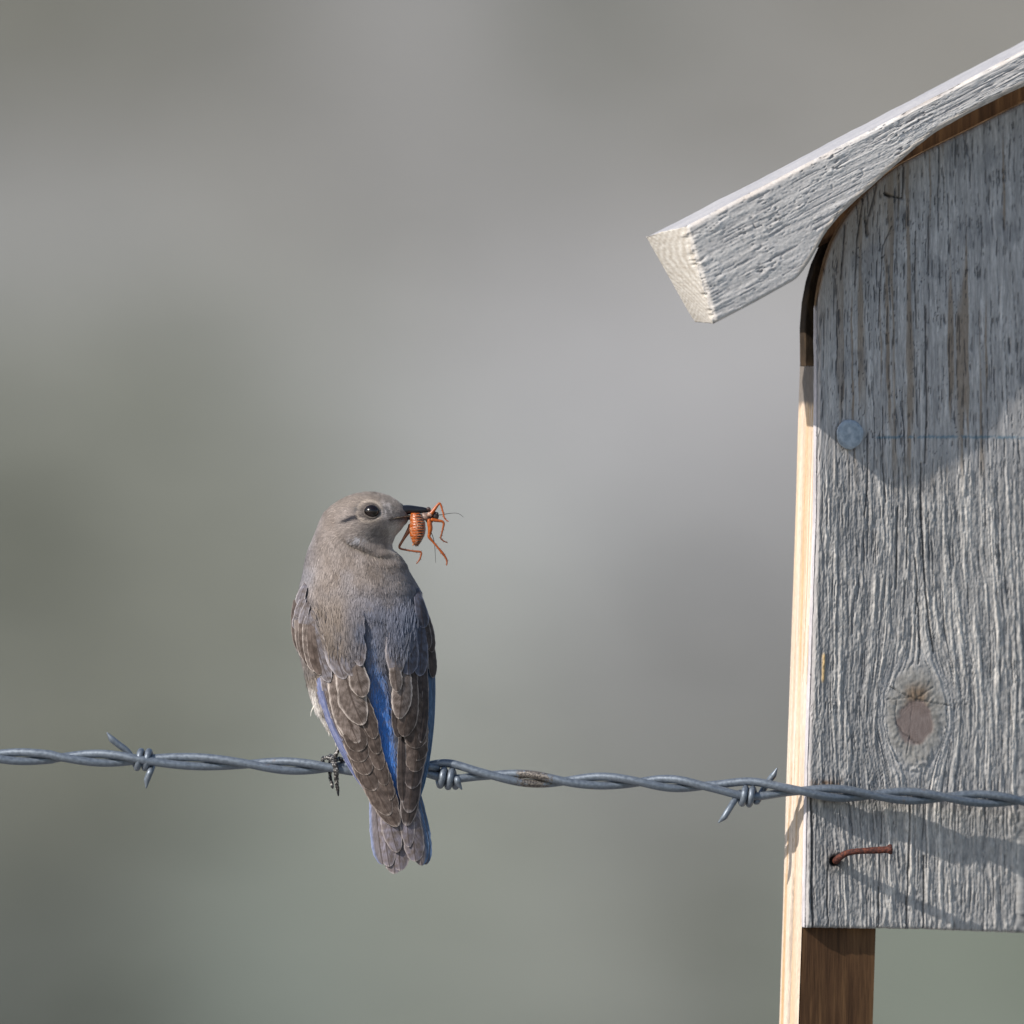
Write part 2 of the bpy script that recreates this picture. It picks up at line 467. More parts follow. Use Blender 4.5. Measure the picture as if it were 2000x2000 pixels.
def slab(name, poly, h0, h1, material, parent):
    """plain extruded outline in (u, w), with a small chamfer on the front edge"""
    P = np.asarray(poly, float); n = len(P); c = P.mean(0)
    Q = P + (c - P) / np.linalg.norm(c - P, axis=1)[:, None] * 2.0
    V = np.vstack([B(Q[:, 0], Q[:, 1], h0), B(P[:, 0], P[:, 1], h0 - 2), B(P[:, 0], P[:, 1], h1)])
    F = [tuple(range(n)), tuple(range(3 * n - 1, 2 * n - 1, -1))]
    for k in (0, 1):
        F += [(k * n + i, (k + 1) * n + i, (k + 1) * n + (i + 1) % n, k * n + (i + 1) % n) for i in range(n)]
    return mesh_obj(name, px(V), F, material, parent, smooth=False)

# post that carries the box
uP0, uP1, hP0, hP1 = 0.0, 164.0, -20.5, -104.0
wtop = float(inv(1585, 715, -60)[1]); wground = -(ZC / S) + 1000 - OY - 100
base = px(B(80, wground, -70).reshape(1, 3))[0]
post = empty('fence_post', (base[0], base[1], 0.0), 'pale split wooden post standing behind the front board of the nest box', 'post')
nh, nw = 60, 620
hh = np.linspace(hP0, hP1, nh)
ww = np.r_[np.linspace(wtop, -900, nw - 20), np.linspace(-960, wground, 20)]
HH, WW = np.meshgrid(hh, ww)
fl = fbm(HH / 10, WW / 600, 60, 3); fs = fbm(HH / 3.2, WW / 260, 64, 3)
rel = 2.2 * fs + 1.5 * fl
spl = np.where(WW < -640, sstep(-640, -820, WW), 0)
gd = np.abs(HH - (-62 + 4 * vn(WW / 90, WW * 0, 66)) ) / (1.5 + 5.5 * spl)
rel -= 26 * np.clip(1 - gd, 0, 1) * (spl > 0)
edge = np.minimum(HH - hP1, hP0 - HH)
rel -= 4.0 * (1 - sstep(0, 7, edge)) ** 2
fl2 = np.clip((fl - 0.5) * 2.2 + 0.5, 0, 1)
pc = mix((0.64, 0.45, 0.285), (0.70, 0.60, 0.505), fl2) * (0.80 + 0.42 * fs)[..., None]
pc = mix(pc, (0.47, 0.28, 0.11), (np.abs(vn(HH / 6, WW / 900, 69) - 0.5) < 0.035).astype(float) * 0.6)
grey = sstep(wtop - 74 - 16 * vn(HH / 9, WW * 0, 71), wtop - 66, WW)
pc = mix(pc, (0.15, 0.14, 0.135), grey * 0.9)  # roof shadow on the top of the side face, painted in as grey
ck = np.abs(WW - (wtop - 80 - (HH + 104) * 0.16 * -1 - 14)) < 1.6
V = B(uP0 - rel, WW, HH).reshape(-1, 3)
F = [tuple(f) for f in grid_faces(nw, nh)]
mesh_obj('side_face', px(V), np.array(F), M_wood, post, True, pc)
slab('heartwood', [(uP0 + 5, wtop - 3), (uP1, wtop - 3), (uP1, wground), (uP0 + 5, wground)], hP0, hP1, M_brown, post)
# weathered end grain on top of the post
uu, h2 = np.meshgrid(np.linspace(uP0 - 1, uP1, 40), np.linspace(hP0, hP1, 24))
V = B(uu, wtop + 1.5 * vn(uu / 3, h2 / 3, 72), h2).reshape(-1, 3)
mesh_obj('end_grain', px(V), grid_faces(24, 40), M_wood, post, True, np.broadcast_to((0.40, 0.40, 0.42), (24 * 40, 3)) * (0.7 + 0.6 * vn(uu / 4, h2 / 4, 73)).reshape(-1, 1))

ob = px(B(80, -812, 0).reshape(1, 3))[0]
box = empty('nest_box', ob, 'weathered grey wooden nest box with a peaked roof above an arched front board', 'nest box')

# front board with relief and colour
def plank():
    top = [(1598, 602), (1601, 575), (1609, 537), (1617, 505), (1628, 474), (1641, 448), (1656, 425), (1672, 404), (1688, 385), (1706, 366), (1722, 351), (1745, 333), (1767, 318), (1795, 303), (1827, 286), (1900, 250), (2062, 168)]
    tu, tw = inv([t[0] for t in top], [t[1] for t in top], 0.0)
    uap = tu[-1]
    ub, wb = inv([1575, 1827, 2062], [1812, 1818, 1824], 0.0)
    cols = np.r_[0, 0.8, 1.8, 3, 4.5, 6, np.arange(7.5, 462, 1.5), np.arange(466, 2 * uap, 14), 2 * uap]
    um = np.minimum(cols, 2 * uap - cols)
    eu, ew = inv([1598, 1598, 1598.5, 1597, 1580, 1575], [560, 602, 760, 1000, 1500, 1812], 0.0)
    ul = lambda w: np.interp(-w, -ew, eu)
    tcol = (tu - ul(tw)) / (1 - ul(tw) / uap)
    wt = np.interp(um, tcol, tw); wt = np.where(um <= 0, tw[0], wt)
    wbot = np.interp(cols, [0, 250, 1100], [wb[0], wb[1] - 1, wb[1] - 16]) + 2.2 * (vn(cols / 2.3, cols * 0, 81) - 0.5)
    nr = 640
    v = np.linspace(0, 1, nr)[:, None]
    U = np.broadcast_to(cols[None, :], (nr, len(cols))); Wd = wbot + (wt - wbot) * v
    EL = np.minimum(U, 2 * uap - U); sh = ul(Wd) * (1 - EL / uap); U = U + np.where(U < uap, sh, -sh)
    SX = B(U, Wd, 0.0); sy = SX[..., 1]; sx = SX[..., 0]
    uk, wk = inv(1792, 1398)
    dx, dy = U - uk, (Wd - wk) / 1.45
    rho = np.hypot(dx, dy); R = 66.0
    flow = np.where(rho > R, 0.72 * (R / np.maximum(rho, R)) ** 2.6, 0.72)
    flow = flow * (1 - 0.5 * sstep(150, 320, np.abs(dy)))
    gg = dx * (1 - flow) + 6 * vn(U / 90, Wd / 260, 82) + 3.2 * vn(U / 7, Wd / 46, 131) + 1.4 * vn(U / 3, Wd / 15, 132) + 0.028 * np.abs(Wd - wk) * np.sign(dx) * 0.0
    gg = gg + 0.05 * Wd
    low = sstep(860, 1010, sy + 26 * vn(U / 30, Wd / 50, 83))           # rough below, smoother near the roof
    rough = 0.36 + 0.64 * low
    r1 = vn(gg / 7.0, Wd / 230, 84); r2 = vn(gg / 3.6, Wd / 75, 85); r3 = vn(gg / 2.3, Wd / 55, 86); fk = vn(gg / 5.5, Wd / 17, 87)
    rid = sstep(0.60, 0.78, r1)
    pm = sstep(0.3, 0.7, fbm(gg / 22, Wd / 75, 113)); r2 = r2 * (0.45 + 0.75 * pm); fk = fk * 0.5 + 0.5 * fbm(gg / 3.4, Wd / 12, 114)
    rid = rid * (0.35 + 0.65 * sstep(0.3, 0.6, vn(gg / 7, Wd / 95, 116)))
    H = rough * (1.15 * rid + 0.95 * sstep(0.3, 0.75, r2) + 0.9 * r3 + 0.8 * vn(gg / 1.2, Wd / 22, 111) + 1.5 * sstep(0.45, 0.7, fk) * (0.4 + 0.6 * r2))
    H += 1.2 * (vn(U / 2.2, Wd / 3.0, 88) - 0.5) * rough
    thin = sstep(0.78, 0.86, vn(gg / 1.7, Wd / 48, 89)) * (0.35 + 0.65 * (1 - low))
    H -= 3.2 * thin
    thin2 = sstep(0.79, 0.87, vn(gg / 1.7, Wd / 75, 130)) * low; H -= 2.0 * thin2
    tone = np.clip(0.16 + 0.55 * rid + 0.30 * r2 + 0.45 * (fk - 0.5) + 0.25 * (r3 - 0.5) + 0.25 * (fbm(U / 45, Wd / 110, 115) - 0.45) + 0.12 * sstep(40, 200, U), 0, 1)
    c = mix((0.225, 0.228, 0.237), (0.66, 0.625, 0.585), tone)
    c = c * (0.78 + 0.44 * vn(U / 1.7, Wd / 6, 112))[..., None]
    cu = mix((0.28, 0.275, 0.28), (0.60, 0.58, 0.565), np.clip(0.15 + 0.5 * r2 + 0.4 * r1, 0, 1))
    cu = cu * (0.72 + 0.56 * vn(gg / 1.5, Wd / 30, 117))[..., None]
    cu = mix(cu, (0.27, 0.205, 0.145), sstep(0.66, 0.80, vn(gg / 7, Wd / 330, 90)) * 0.75 * sstep(0, 60, U))
    cu = mix(cu, (0.37, 0.31, 0.25), sstep(760, 470, sy + 1.6 * U) * 0.8)
    c = mix(cu, c, low)
    c = mix(c, (0.05, 0.055, 0.065), thin * 0.75)
    c = mix(c, (0.06, 0.062, 0.07), thin2 * 0.6)
    blot = sstep(0.58, 0.76, fbm(U / 38, Wd / 70, 91)) * (1 - low)
    c = mix(c, (0.10, 0.11, 0.13), blot * 0.42 * (0.4 + 0.6 * vn(gg / 3, Wd / 14, 92)))
    dots = sstep(0.86, 0.93, vn(U / 2.3, Wd / 3.0, 93)) * (0.25 + 0.75 * sstep(0.4, 0.62, vn(U / 34, Wd / 60, 94))) * (1 - 0.72 * low)
    c = mix(c, (0.03, 0.032, 0.04), dots * 0.85); H -= 1.0 * dots
    # knot
    kin = 1 - sstep(R - 14, R + 8, rho + 14 * (vn(U / 14, Wd / 14, 95) - 0.5))
    hd = np.hypot(dx + 1, (Wd - wk + 14) / 1.12)
    heart = 1 - sstep(35, 44, hd + 9 * (vn(U / 12, Wd / 12, 96) - 0.5))
    ring = 0.5 + 0.5 * np.sin(hd * 1.5 + 5 * vn(U / 16, Wd / 16, 97)); ring = 0.5 + (ring - 0.5) * vn(U / 12, Wd / 12, 118)
    kang = np.arctan2(Wd - wk, dx)
    kc = mix((0.52, 0.495, 0.46), (0.24, 0.225, 0.205), 0.5 * vn(U / 6, Wd / 5, 98) + 0.5 * vn(kang * 14, rho / 14, 119))
    kc = mix(kc, (0.25, 0.165, 0.10), sstep(40, 10, np.abs(Wd - wk - 33)) * sstep(40, 8, np.abs(dx)) * 0.8)
    kc = mix(kc, mix((0.19, 0.135, 0.12), (0.37, 0.295, 0.27), 0.6 * ring + 0.4 * vn(kang * 9, hd / 9, 121)), heart * 0.9)
    c = mix(c, kc, kin)
    H = H * (1 - kin) + kin * (2.0 + 0.35 * ring * heart + (1.0 * vn(U / 5, Wd / 4, 99) + 1.2 * vn(kang * 12, rho / 16, 122)) * (1 - heart))
    halo = np.exp(-((rho - R - 12) / 12.0) ** 2)
    c = mix(c, (0.42, 0.42, 0.435), halo * 0.3)
    scar = np.exp(-(((sx - 1800) / 34) ** 2 + ((sy - 1496) / 22) ** 2)); H += 4 * scar * vn(U / 6, Wd / 6, 101)
    # resin run
    rs = np.exp(-((U - inv(1609, 1303)[0]) / 3.0) ** 2) * sstep(1272, 1284, sy) * sstep(1336, 1326, sy)
    c = mix(c, (0.60, 0.43, 0.22), np.clip(rs * 1.3, 0, 1)); H += 3 * rs
    # cracks
    cr = [([(1740, 1342), (1760, 1353), (1775, 1362), (1793, 1367), (1802, 1361), (1826, 1343)], 1.0, 4),
          ([(1793, 1367), (1804, 1372), (1826, 1373), (1860, 1380)], 1.0, 4),
          ([(1736, 1367), (1762, 1366), (1776, 1363)], 0.9, 3),
          ([(1754, 1370), (1751, 1398), (1754, 1416), (1765, 1432), (1780, 1441)], 0.8, 3),
          ([(1780, 1441), (1790, 1452), (1800, 1456)], 1.0, 3), ([(1780, 1441), (1773, 1475)], 0.7, 3), ([(1785, 1375), (1780, 1440)], 0.5, 1.2),
          ([(1797, 1180), (1799, 1225), (1801, 1260), (1797, 1298)], 1.0, 5),
          ([(1803, 905), (1803, 1000), (1808, 1090), (1812, 1160), (1819, 1220), (1828, 1275)], 1.4, 8),
          ([(1777, 930), (1776, 1000), (1774, 1110)], 1.0, 5), ([(1757, 990), (1755, 1060), (1754, 1150)], 1.0, 5), ([(1791, 1090), (1796, 1150), (1792, 1200)], 1.0, 4),
          ([(1782, 1560), (1780, 1620), (1778, 1690), (1774, 1815)], 1.4, 8), ([(1809, 1676), (1808, 1815)], 1.2, 6),
          ([(1586, 1555), (1588, 1640), (1587, 1720), (1589, 1815)], 1.7, 9), ([(1618, 1690), (1617, 1760), (1620, 1815)], 1.0, 4), ([(1726, 1590), (1724, 1650)], 0.8, 4), ([(1719, 1735), (1718, 1815)], 1.0, 4),
          ([(1768, 318), (1766, 386), (1733, 379)], 1.2, 6), ([(1731, 376), (1740, 381)], 2.6, 6),
          ([(1694, 430), (1695, 445), (1696, 459)], 2.2, 9), ([(1716, 356), (1700, 420)], 1.5, 3), ([(1688, 386), (1676, 470), (1672, 560)], 1.4, 2.5), ([(1652, 440), (1648, 500), (1644, 545)], 1.6, 2),
          ([(1812, 596), (1813, 700), (1815, 800), (1811, 905)], 1.3, 7), ([(1818, 420), (1818, 530)], 1.0, 5), ([(1792, 450), (1791, 550), (1794, 640)], 1.0, 4), ([(1745, 440), (1727, 480), (1722, 560), (1718, 640)], 0.9, 3),
          ([(1728, 800), (1727, 900), (1733, 980)], 0.9, 4), ([(1697, 860), (1697, 950), (1690, 1010)], 0.9, 4)]
    for pts, wd, dp in cr:
        q = [np.array(inv(*p)) for p in pts]
        d = polydist(U + 3.0 * (vn(U / 9, Wd / 9, 141) - 0.5) * kin, Wd + 4.0 * (vn(U / 8, Wd / 8, 142) - 0.5) * kin, q) + 0.9 * (vn(U / 3, Wd / 9, 102) - 0.5)
        k = 1 - sstep(wd * 0.5, wd * 1.5 + 0.6, d)
        k = k * (0.45 + 0.55 * (1 - kin)) * (0.7 + 0.3 * vn(U / 4, Wd / 6, 134)); H -= dp * k; c = mix(c, (0.04, 0.034, 0.032), k * 0.88)
    # staple rust under the wire, stain and hole round the bent nail
    st = np.exp(-((sy - 1532) / 9) ** 2) * sstep(1580, 1586, sx) * sstep(1652, 1638, sx) * vn(U / 4, Wd / 6, 103)
    c = mix(c, (0.17, 0.10, 0.055), np.clip(st * 1.2, 0, 0.8))
    hu, hw = inv(1632, 1683)
    hd = np.hypot((U - hu), (Wd - hw) / 0.9)
    c = mix(c, (0.07, 0.06, 0.055), np.exp(-(hd / 24) ** 2) * 0.85); c = mix(c, (0.02, 0.017, 0.016), 1 - sstep(8, 14, hd))
    H -= 10 * (1 - sstep(7, 14, hd)); H += 3 * np.exp(-((hd - 19) / 5) ** 2) * vn(U / 4, Wd / 4, 104)
    # blue chalk line
    bl = (np.abs(sy - 852 - 2 * vn(U / 20, U * 0, 105)) < 2.6) * sstep(1700, 1712, sx) * sstep(0.25, 0.5, vn(U / 9, Wd / 3, 106))
    c = mix(c, (0.05, 0.19, 0.29), bl * 0.55)
    # worn rounded left and top edges
    el = EL; et = wt - Wd
    H -= 7 * (1 - sstep(0, 8, el)) ** 2 + 4 * (1 - sstep(0, 7, et)) ** 2 + 3 * (1 - sstep(0, 5, Wd - wbot)) ** 2
    c = mix(c, (0.50, 0.47, 0.47), (1 - sstep(1.5, 8, el)) * 0.7)
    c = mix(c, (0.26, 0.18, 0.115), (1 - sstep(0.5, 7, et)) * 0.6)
    V = B(U, Wd, H - 2).reshape(-1, 3); C = c.reshape(-1, 3)
    nc = len(cols); F = [grid_faces(nr, nc)]
    # thickness: rim strip to the back
    rim = np.r_[np.arange(nc), np.arange(1, nr) * nc + nc - 1, (nr - 1) * nc + np.arange(nc - 2, -1, -1), np.arange(nr - 2, 0, -1) * nc]
    nb = 5; n = len(rim); allV = [V]; allC = [C]; prev = rim; off = len(V)
    ur, wr = U.reshape(-1)[rim], Wd.reshape(-1)[rim]
    for k in range(1, nb + 1):
        hk = -2 - 18 * k / nb
        du = (1.2 * vn(wr / 30, ur / 30 + k * 0.7, 107) - 0.6)
        allV.append(B(ur + du, wr, hk).reshape(-1, 3))
        allC.append(np.where((wr < tw[0] + 4)[:, None], (0.56, 0.53, 0.55), (0.20, 0.13, 0.075)) * (0.75 + 0.5 * vn(wr / 50 + ur / 3, ur * 0 + k * 1.3, 108))[:, None])
        cur = off + np.arange(n); off += n
        F.append(np.stack([prev, cur, np.roll(cur, -1), np.roll(prev, -1)], -1)); prev = cur
    mesh_obj('front_board', px(np.vstack(allV)), np.vstack(F), M_wood, box, True, np.vstack(allC))
    return uap
UAP = plank()

# roof boards: thick bevelled boards with an arched cut-out, ragged saw-cut end
TL = np.array(inv(1339, 447, 113)); TR = np.array(inv(1826, 190, 113))
SD = (TR - TL) / np.linalg.norm(TR - TL); TD = np.array([SD[1], -SD[0]])      # along the slope, across it
def st_of(p, h=113):
    q = np.array(inv(p[0], p[1], h)) - TL
    return q @ SD, q @ TD
low_edge = [(1394, 635), (1480, 590), (1558, 546), (1570, 529), (1585, 507), (1609, 461), (1633, 429), (1656, 407), (1680, 385), (1704, 364), (1728, 342), (1751, 322), (1785, 292), (1827, 259), (1900, 217), (1990, 172), (2062, 140)]
LE = np.array([st_of(p) for p in low_edge])
SMAX = (UAP - TL[0]) / SD[0]
def roof(mirror):
    sv = np.r_[0, 1, 2.5, 4, 6, np.arange(8, 640, 2.2), np.arange(645, SMAX, 8), SMAX]
    tmax = np.interp(sv, LE[:, 0], LE[:, 1]); tmax = np.convolve(np.pad(tmax, 4, 'edge'), np.ones(9) / 9, 'valid')
    nr = 110; v = np.linspace(0, 1, nr)[:, None]
    # ends of each row: saw cut leaning a little, ragged
    T = v * tmax[None, :]; Sg = np.broadcast_to(sv, T.shape).copy()
    rag = 5 * fbm(T / 11, T * 0, 120, 4) + 3.5 * sstep(0.6, 0.8, vn(T / 4, T * 0, 123)) - 4
    Sg += rag * np.exp(-Sg / 9)
    a = Sg + 0.04 * T; b = T + 5 * vn(Sg / 90, T / 60, 124)
    n1 = vn(a / 170, b / 8, 125); n2 = vn(a / 60, b / 3.6, 126); n3 = vn(a / 20, b / 4, 127); n4 = vn(a / 3, b / 2.2, 128)
    pat = sstep(0.42, 0.7, fbm(a / 70, b / 30, 129))
    H = 0.8 * n1 + 0.7 * n2 + 0.45 * vn(a / 30, b / 1.6, 137) + 1.3 * pat * vn(a / 22, b / 9, 138) + 0.9 * pat * sstep(0.5, 0.66, n3) + 0.6 * n4
    pit = sstep(0.78, 0.86, vn(a / 8, b / 2.6, 133)) * (0.3 + 0.7 * pat)
    H -= 2.2 * pit
    fis = sstep(0.80, 0.86, vn(a / 90, b / 3.0, 134)); H -= 0.9 * fis
    H += 1.5 * sstep(0.55, 0.7, vn(a / 16, b / 5, 135)) * np.exp(-Sg / 16)
    c = mix((0.57, 0.545, 0.53), (0.76, 0.73, 0.70), np.clip(0.5 * n1 + 0.5 * n2, 0, 1)) * (0.85 + 0.3 * n4)[..., None]
    c = mix(c, (0.16, 0.155, 0.17), np.clip(pit * 0.7 + fis * 0.5, 0, 0.8))
    c = mix(c, (0.62, 0.54, 0.47), 0.55 * (1 - sstep(3, 12, T)) * vn(a / 26, b * 0, 136))
    c = mix(c, (0.66, 0.62, 0.58), 0.7 * np.exp(-np.maximum(Sg, 0) / 8))
    et = T; eb = tmax[None, :] - T; arch = sstep(LE[2, 0] - 6, LE[2, 0] + 20, Sg)
    H -= 6 * (1 - sstep(0, 8, et)) ** 2 + (7 - 4 * arch) * (1 - sstep(0, 8, eb)) ** 2 + 5 * (1 - sstep(0, 7, Sg)) ** 2
    c = mix(c, (0.52, 0.45, 0.375), (1 - sstep(8, 13, eb)) * arch * 0.7)
    def place(s, t, h):
        s = s - 0.125 * t * np.exp(-np.maximum(s, 0) / 90)
        q = TL + s[..., None] * SD + t[..., None] * TD
        u = q[..., 0]
        if mirror: u = 2 * UAP - u
        return B(u, q[..., 1], h)
    V = place(Sg, T, 111 + H).reshape(-1, 3); C = c.reshape(-1, 3); nc = len(sv)
    rim = np.r_[np.arange(nc), np.arange(1, nr) * nc + nc - 1, (nr - 1) * nc + np.arange(nc - 2, -1, -1), np.arange(nr - 2, 0, -1) * nc]
    sr, tr_ = Sg.reshape(-1)[rim], T.reshape(-1)[rim]
    n = len(rim); nb = 18; allV = [V]; allC = [C]; F = [grid_faces(nr, nc)]; prev = rim; off = len(V)
    is_end = (rim % nc == 0)
    is_top = (rim < nc)
    for k in range(1, nb + 1):
        f = k / nb; h = 111 - f * 103
        ds = np.where(sr < 12, f * (-42 + 46 * tr_ / 190.0), 0)
        wob = np.where(is_top, 2.6 * (fbm(sr / 60, sr * 0 + f * 5, 140) - 0.5) - 3.5 * (f ** 6), 0)
        gr = np.where(is_end, 0.7 * vn(tr_ / 2, f * 30 + tr_ * 0, 142), 0)
        allV.append(place(sr + ds - gr - np.where(is_end, rag.reshape(-1)[rim] * min(1, f * 4), 0), tr_ - wob, h).reshape(-1, 3))
        ringn = 0.5 + 0.5 * np.sin((np.hypot((f * 100 - 150), (tr_ - 60) * 1.0)) * 0.8 + 3 * vn(tr_ / 14, f * 8 + tr_ * 0, 143))
        ce = mix((0.46, 0.41, 0.35), (0.76, 0.73, 0.68), np.clip(0.15 + 0.65 * ringn + 0.5 * (vn(tr_ / 3, f * 26 + tr_ * 0, 144) - 0.5), 0, 1))
        ct = mix((0.36, 0.36, 0.385), (0.50, 0.49, 0.50), np.clip(vn(sr / 70, f * 9 + sr * 0, 145) * 0.6 + 0.4 * vn(sr / 5, f * 20 + sr * 0, 146), 0, 1))
        cb_ = mix((0.26, 0.16, 0.085), (0.42, 0.28, 0.16), vn(sr / 60, f * 12 + sr * 0, 147))
        allC.append(np.where(is_end[:, None], ce, np.where(is_top[:, None], ct, cb_)))
        cur = off + np.arange(n); off += n
        F.append(np.stack([prev, cur, np.roll(cur, -1), np.roll(prev, -1)], -1)); prev = cur
    Fa = np.vstack(F)
    if mirror: Fa = Fa[:, ::-1]
    Vx = np.vstack(allV)
    back = [prev[i] for i in range(n)]
    o = mesh_obj('roof_board', px(Vx), Fa, M_roofwood, box, True, np.vstack(allC))
    # deck board behind the front roof board
    s0, s1 = 150, SMAX
    q = [TL + s * SD + t * TD for s, t in ((s0, 48), ((UAP - 1 - TL[0] - 48 * TD[0]) / SD[0], 48), ((UAP - 1 - TL[0] - 187 * TD[0]) / SD[0], 187), (s0, 187))]
    if mirror: q = [np.array((2 * UAP - p[0], p[1])) for p in q][::-1]
    slab('roof_deck', q, -31, -210, M_brown, box)
roof(False); roof(True)

# board behind, seen in the gap between the post and the roof
bb = [(1601, 720), (1600, 640), (1604, 590), (1612, 548), (1622, 515), (1640, 475), (1670, 430), (1720, 380)]
bu, bw = inv([p[0] for p in bb], [p[1] for p in bb], -2)
bu = bu + 11
poly = list(zip(bu, bw)) + [(400, bw[-1]), (400, bw[0])]
slab('back_board', poly[::-1], -86, -110, M_dark, box)

# galvanised clout nail and the rusty bent nail
def disc_nail():
    cu, cw = inv(1661, 848, 6)
    pr = [(0, 8.3), (10, 8.25), (20, 8.1), (27.2, 7.9), (28.6, 7.2), (29.2, 6.2), (29.2, 4.2), (28, 2.4), (10, 2.0), (5, 0), (4.5, -24)]
    ns = 40; V = []; 
    for r, h in pr:
        a = np.linspace(0, 2 * np.pi, ns, endpoint=False)
        wob = 1 + 0.02 * np.sin(3 * a + 1) + 0.012 * np.sin(7 * a)
        V.append(B(cu + r * wob * np.cos(a), cw + r * wob * np.sin(a), h - 0.02 * r * np.sin(a + 0.6)).reshape(-1, 3))
    mesh_obj('nail', px(np.vstack(V)), grid_faces(len(pr), ns, True), M_zinc, box, True)
disc_nail()
def bent_nail():
    pts = [(1633, 1684, -14), (1634, 1682, 2), (1640, 1676, 14), (1652, 1668, 24), (1670, 1664, 33), (1700, 1662, 44), (1722, 1661, 52), (1735, 1660, 57)]
    uw = [inv(p[0], p[1], p[2]) for p in pts]
    path = smooth_path(np.array([B(a, b, p[2]) for (a, b), p in zip(uw, pts)]), 40)
    V1 = tube(path, 6.4 + 0.5 * np.sin(np.linspace(0, 9, 40)), 14)
    d = path[-1] - path[-3]; d /= np.linalg.norm(d)
    hp = np.array([path[-1] + d * t for t in (-4, -1, 1.5, 4, 7.5, 8.5)])
    V2 = tube(hp, [6.2, 7.2, 9.2, 10.2, 9.8, 8.4], 18, (0, 0.15))
    v, f = join(V1, V2)
    o = mesh_obj('bent_nail', px(v), f, M_rust, box, True); o['label'] = 'rusty bent nail sticking out of the lower front board'
bent_nail()

# ------------------------------------------------------------------ barbed wire
CL = np.array([(-3500, 1425, 0), (174, 1480, 0), (419, 1489, 0), (600, 1498, 0), (720, 1501, 0), (846, 1503, 0), (988, 1517, 0), (1100, 1527, 0), (1174, 1525, 0), (1296, 1529, 0), (1451, 1541, 0),
               (1542, 1543, 2), (1606, 1548, 11), (1711, 1554, 53), (1826, 1558, 92), (2000, 1566, 150), (5000, 1690, 1150)], float)
def cl(x): return np.interp(x, CL[:, 0], CL[:, 1]), np.interp(x, CL[:, 0], CL[:, 2])
CX = [-32, 122, 276, 489, 646, 800, 962, 1102, 1252, 1373, 1566, 1705, 1850, 2000]
wire = empty('barbed_wire', W(1000, 1527, 0).tolist(), 'twisted galvanised barbed wire running across under the bird and past the nest box', 'barbed wire')
xs = np.r_[np.linspace(-3500, 100, 260), np.arange(104, 2000, 4.0), np.linspace(2004, 5000, 220)]
ph = np.interp(xs, CX, np.arange(len(CX)) * np.pi)
ph = np.where(xs < CX[0], (xs - CX[0]) / 155 * np.pi, ph); ph = np.where(xs > CX[-1], (len(CX) - 1) * np.pi + (xs - CX[-1]) / 148 * np.pi, ph)
k_ = np.ones(7) / 7; ph = np.convolve(np.pad(ph, 3, 'edge'), k_, 'valid')
hr = 8.6 + 6.4 * np.exp(-((xs - 872) / 44) ** 2) + 6.0 * np.exp(-((xs - 1462) / 55) ** 2)
cy, cd = cl(xs); cy = np.convolve(np.pad(cy, 8, 'edge'), np.ones(17) / 17, 'valid'); cd = np.convolve(np.pad(cd, 8, 'edge'), np.ones(17) / 17, 'valid')
def strand(sgn):
    P = np.stack([xs, cy + sgn * hr * np.sin(ph), cd - sgn * 8.6 * np.cos(ph)], -1)
    v, f = tube(P, 8.2, 14)
    mesh_obj('strand', px(v), f, M_metal, wire, True)
    return P
SA_ = strand(1); SB_ = strand(-1)
def strand_at(P, x): return np.array([np.interp(x, xs, P[:, 1]), np.interp(x, xs, P[:, 2])])

def cut_end(V):    # nothing to add: the tube's skewed cap reads as the shear cut
    return V
def barb(start, coil_x0, coil_x1, turns, a0, center, R, end, r=7.2, name='barb'):
    """start/end: lists of (px,py,d) for the two points; coil around center(x)"""
    n = int(26 * turns); t = np.linspace(0, 1, n)
    x = coil_x0 + (coil_x1 - coil_x0) * t; a = a0 + t * turns * 2 * np.pi
    c = np.array([center(v) for v in x])
    coil = np.stack([x, c[:, 0] - R * np.sin(a), c[:, 1] - R * np.cos(a)], -1)
    P = np.vstack([np.array(start, float), coil, np.array(end, float)])
    P = smooth_path(P, 40 + n * 2)
    rad = np.full(len(P), r); 
    d0 = np.linalg.norm(P - P[0], axis=1); d1 = np.linalg.norm(P - P[-1], axis=1)
    rad = r * np.minimum(1, np.minimum(0.18 + d0 / 19, 0.18 + d1 / 19))
    for dd, T in ((d0, P[6] - P[0]), (d1, P[-1] - P[-7])):      # sheared ends: the taper runs to one side only
        T = T / np.linalg.norm(T); Nn = np.cross(T, (0.2, 0.1, 1.0)); Nn /= np.linalg.norm(Nn)
        P = P + Nn * (np.where(dd < 17, r - rad, 0))[:, None] * 0.8
    v, f = tube(P, rad, 12, (0.3, 0.3))
    # shear the point: push taper to one side so that it ends like a cut
    mesh_obj(name, px(v), f, M_metal, wire, True)
mid = lambda x: cl(x)
# left barb, wrapped round both strands
def rear(x):
    a, b = strand_at(SA_, x), strand_at(SB_, x)
    return a if a[1] > b[1] else b
barb([(206, 1434, 6), (228, 1452, 10), (249, 1469, 14)], 266, 297, 2.0, math.pi * 1.3, lambda x: (cl(x)[0], 7.0), 16.5, [(294, 1506, -8), (288, 1521, -8), (282, 1538, -8)], 6.4)
# middle barb, wrapped round the lower strand
def lower(x):
    a, b = strand_at(SA_, x), strand_at(SB_, x)
    return a if a[0] > b[0] else b
barb([(822, 1494, 14), (838, 1497, -13)], 852, 890, 2.45, math.pi * 0.5, lower, 16.0, [(893, 1522, -16), (895, 1532, -17), (898, 1543, -16)], 6.8)
# right barb
barb([(1406, 1609, -16), (1424, 1580, -14), (1440, 1555, 4)], 1445, 1473, 2.0, math.pi * 0.9, lower, 15.5, [(1478, 1566, 4), (1490, 1545, 20), (1505, 1522, 14), (1521, 1503, 6)], 6.4)

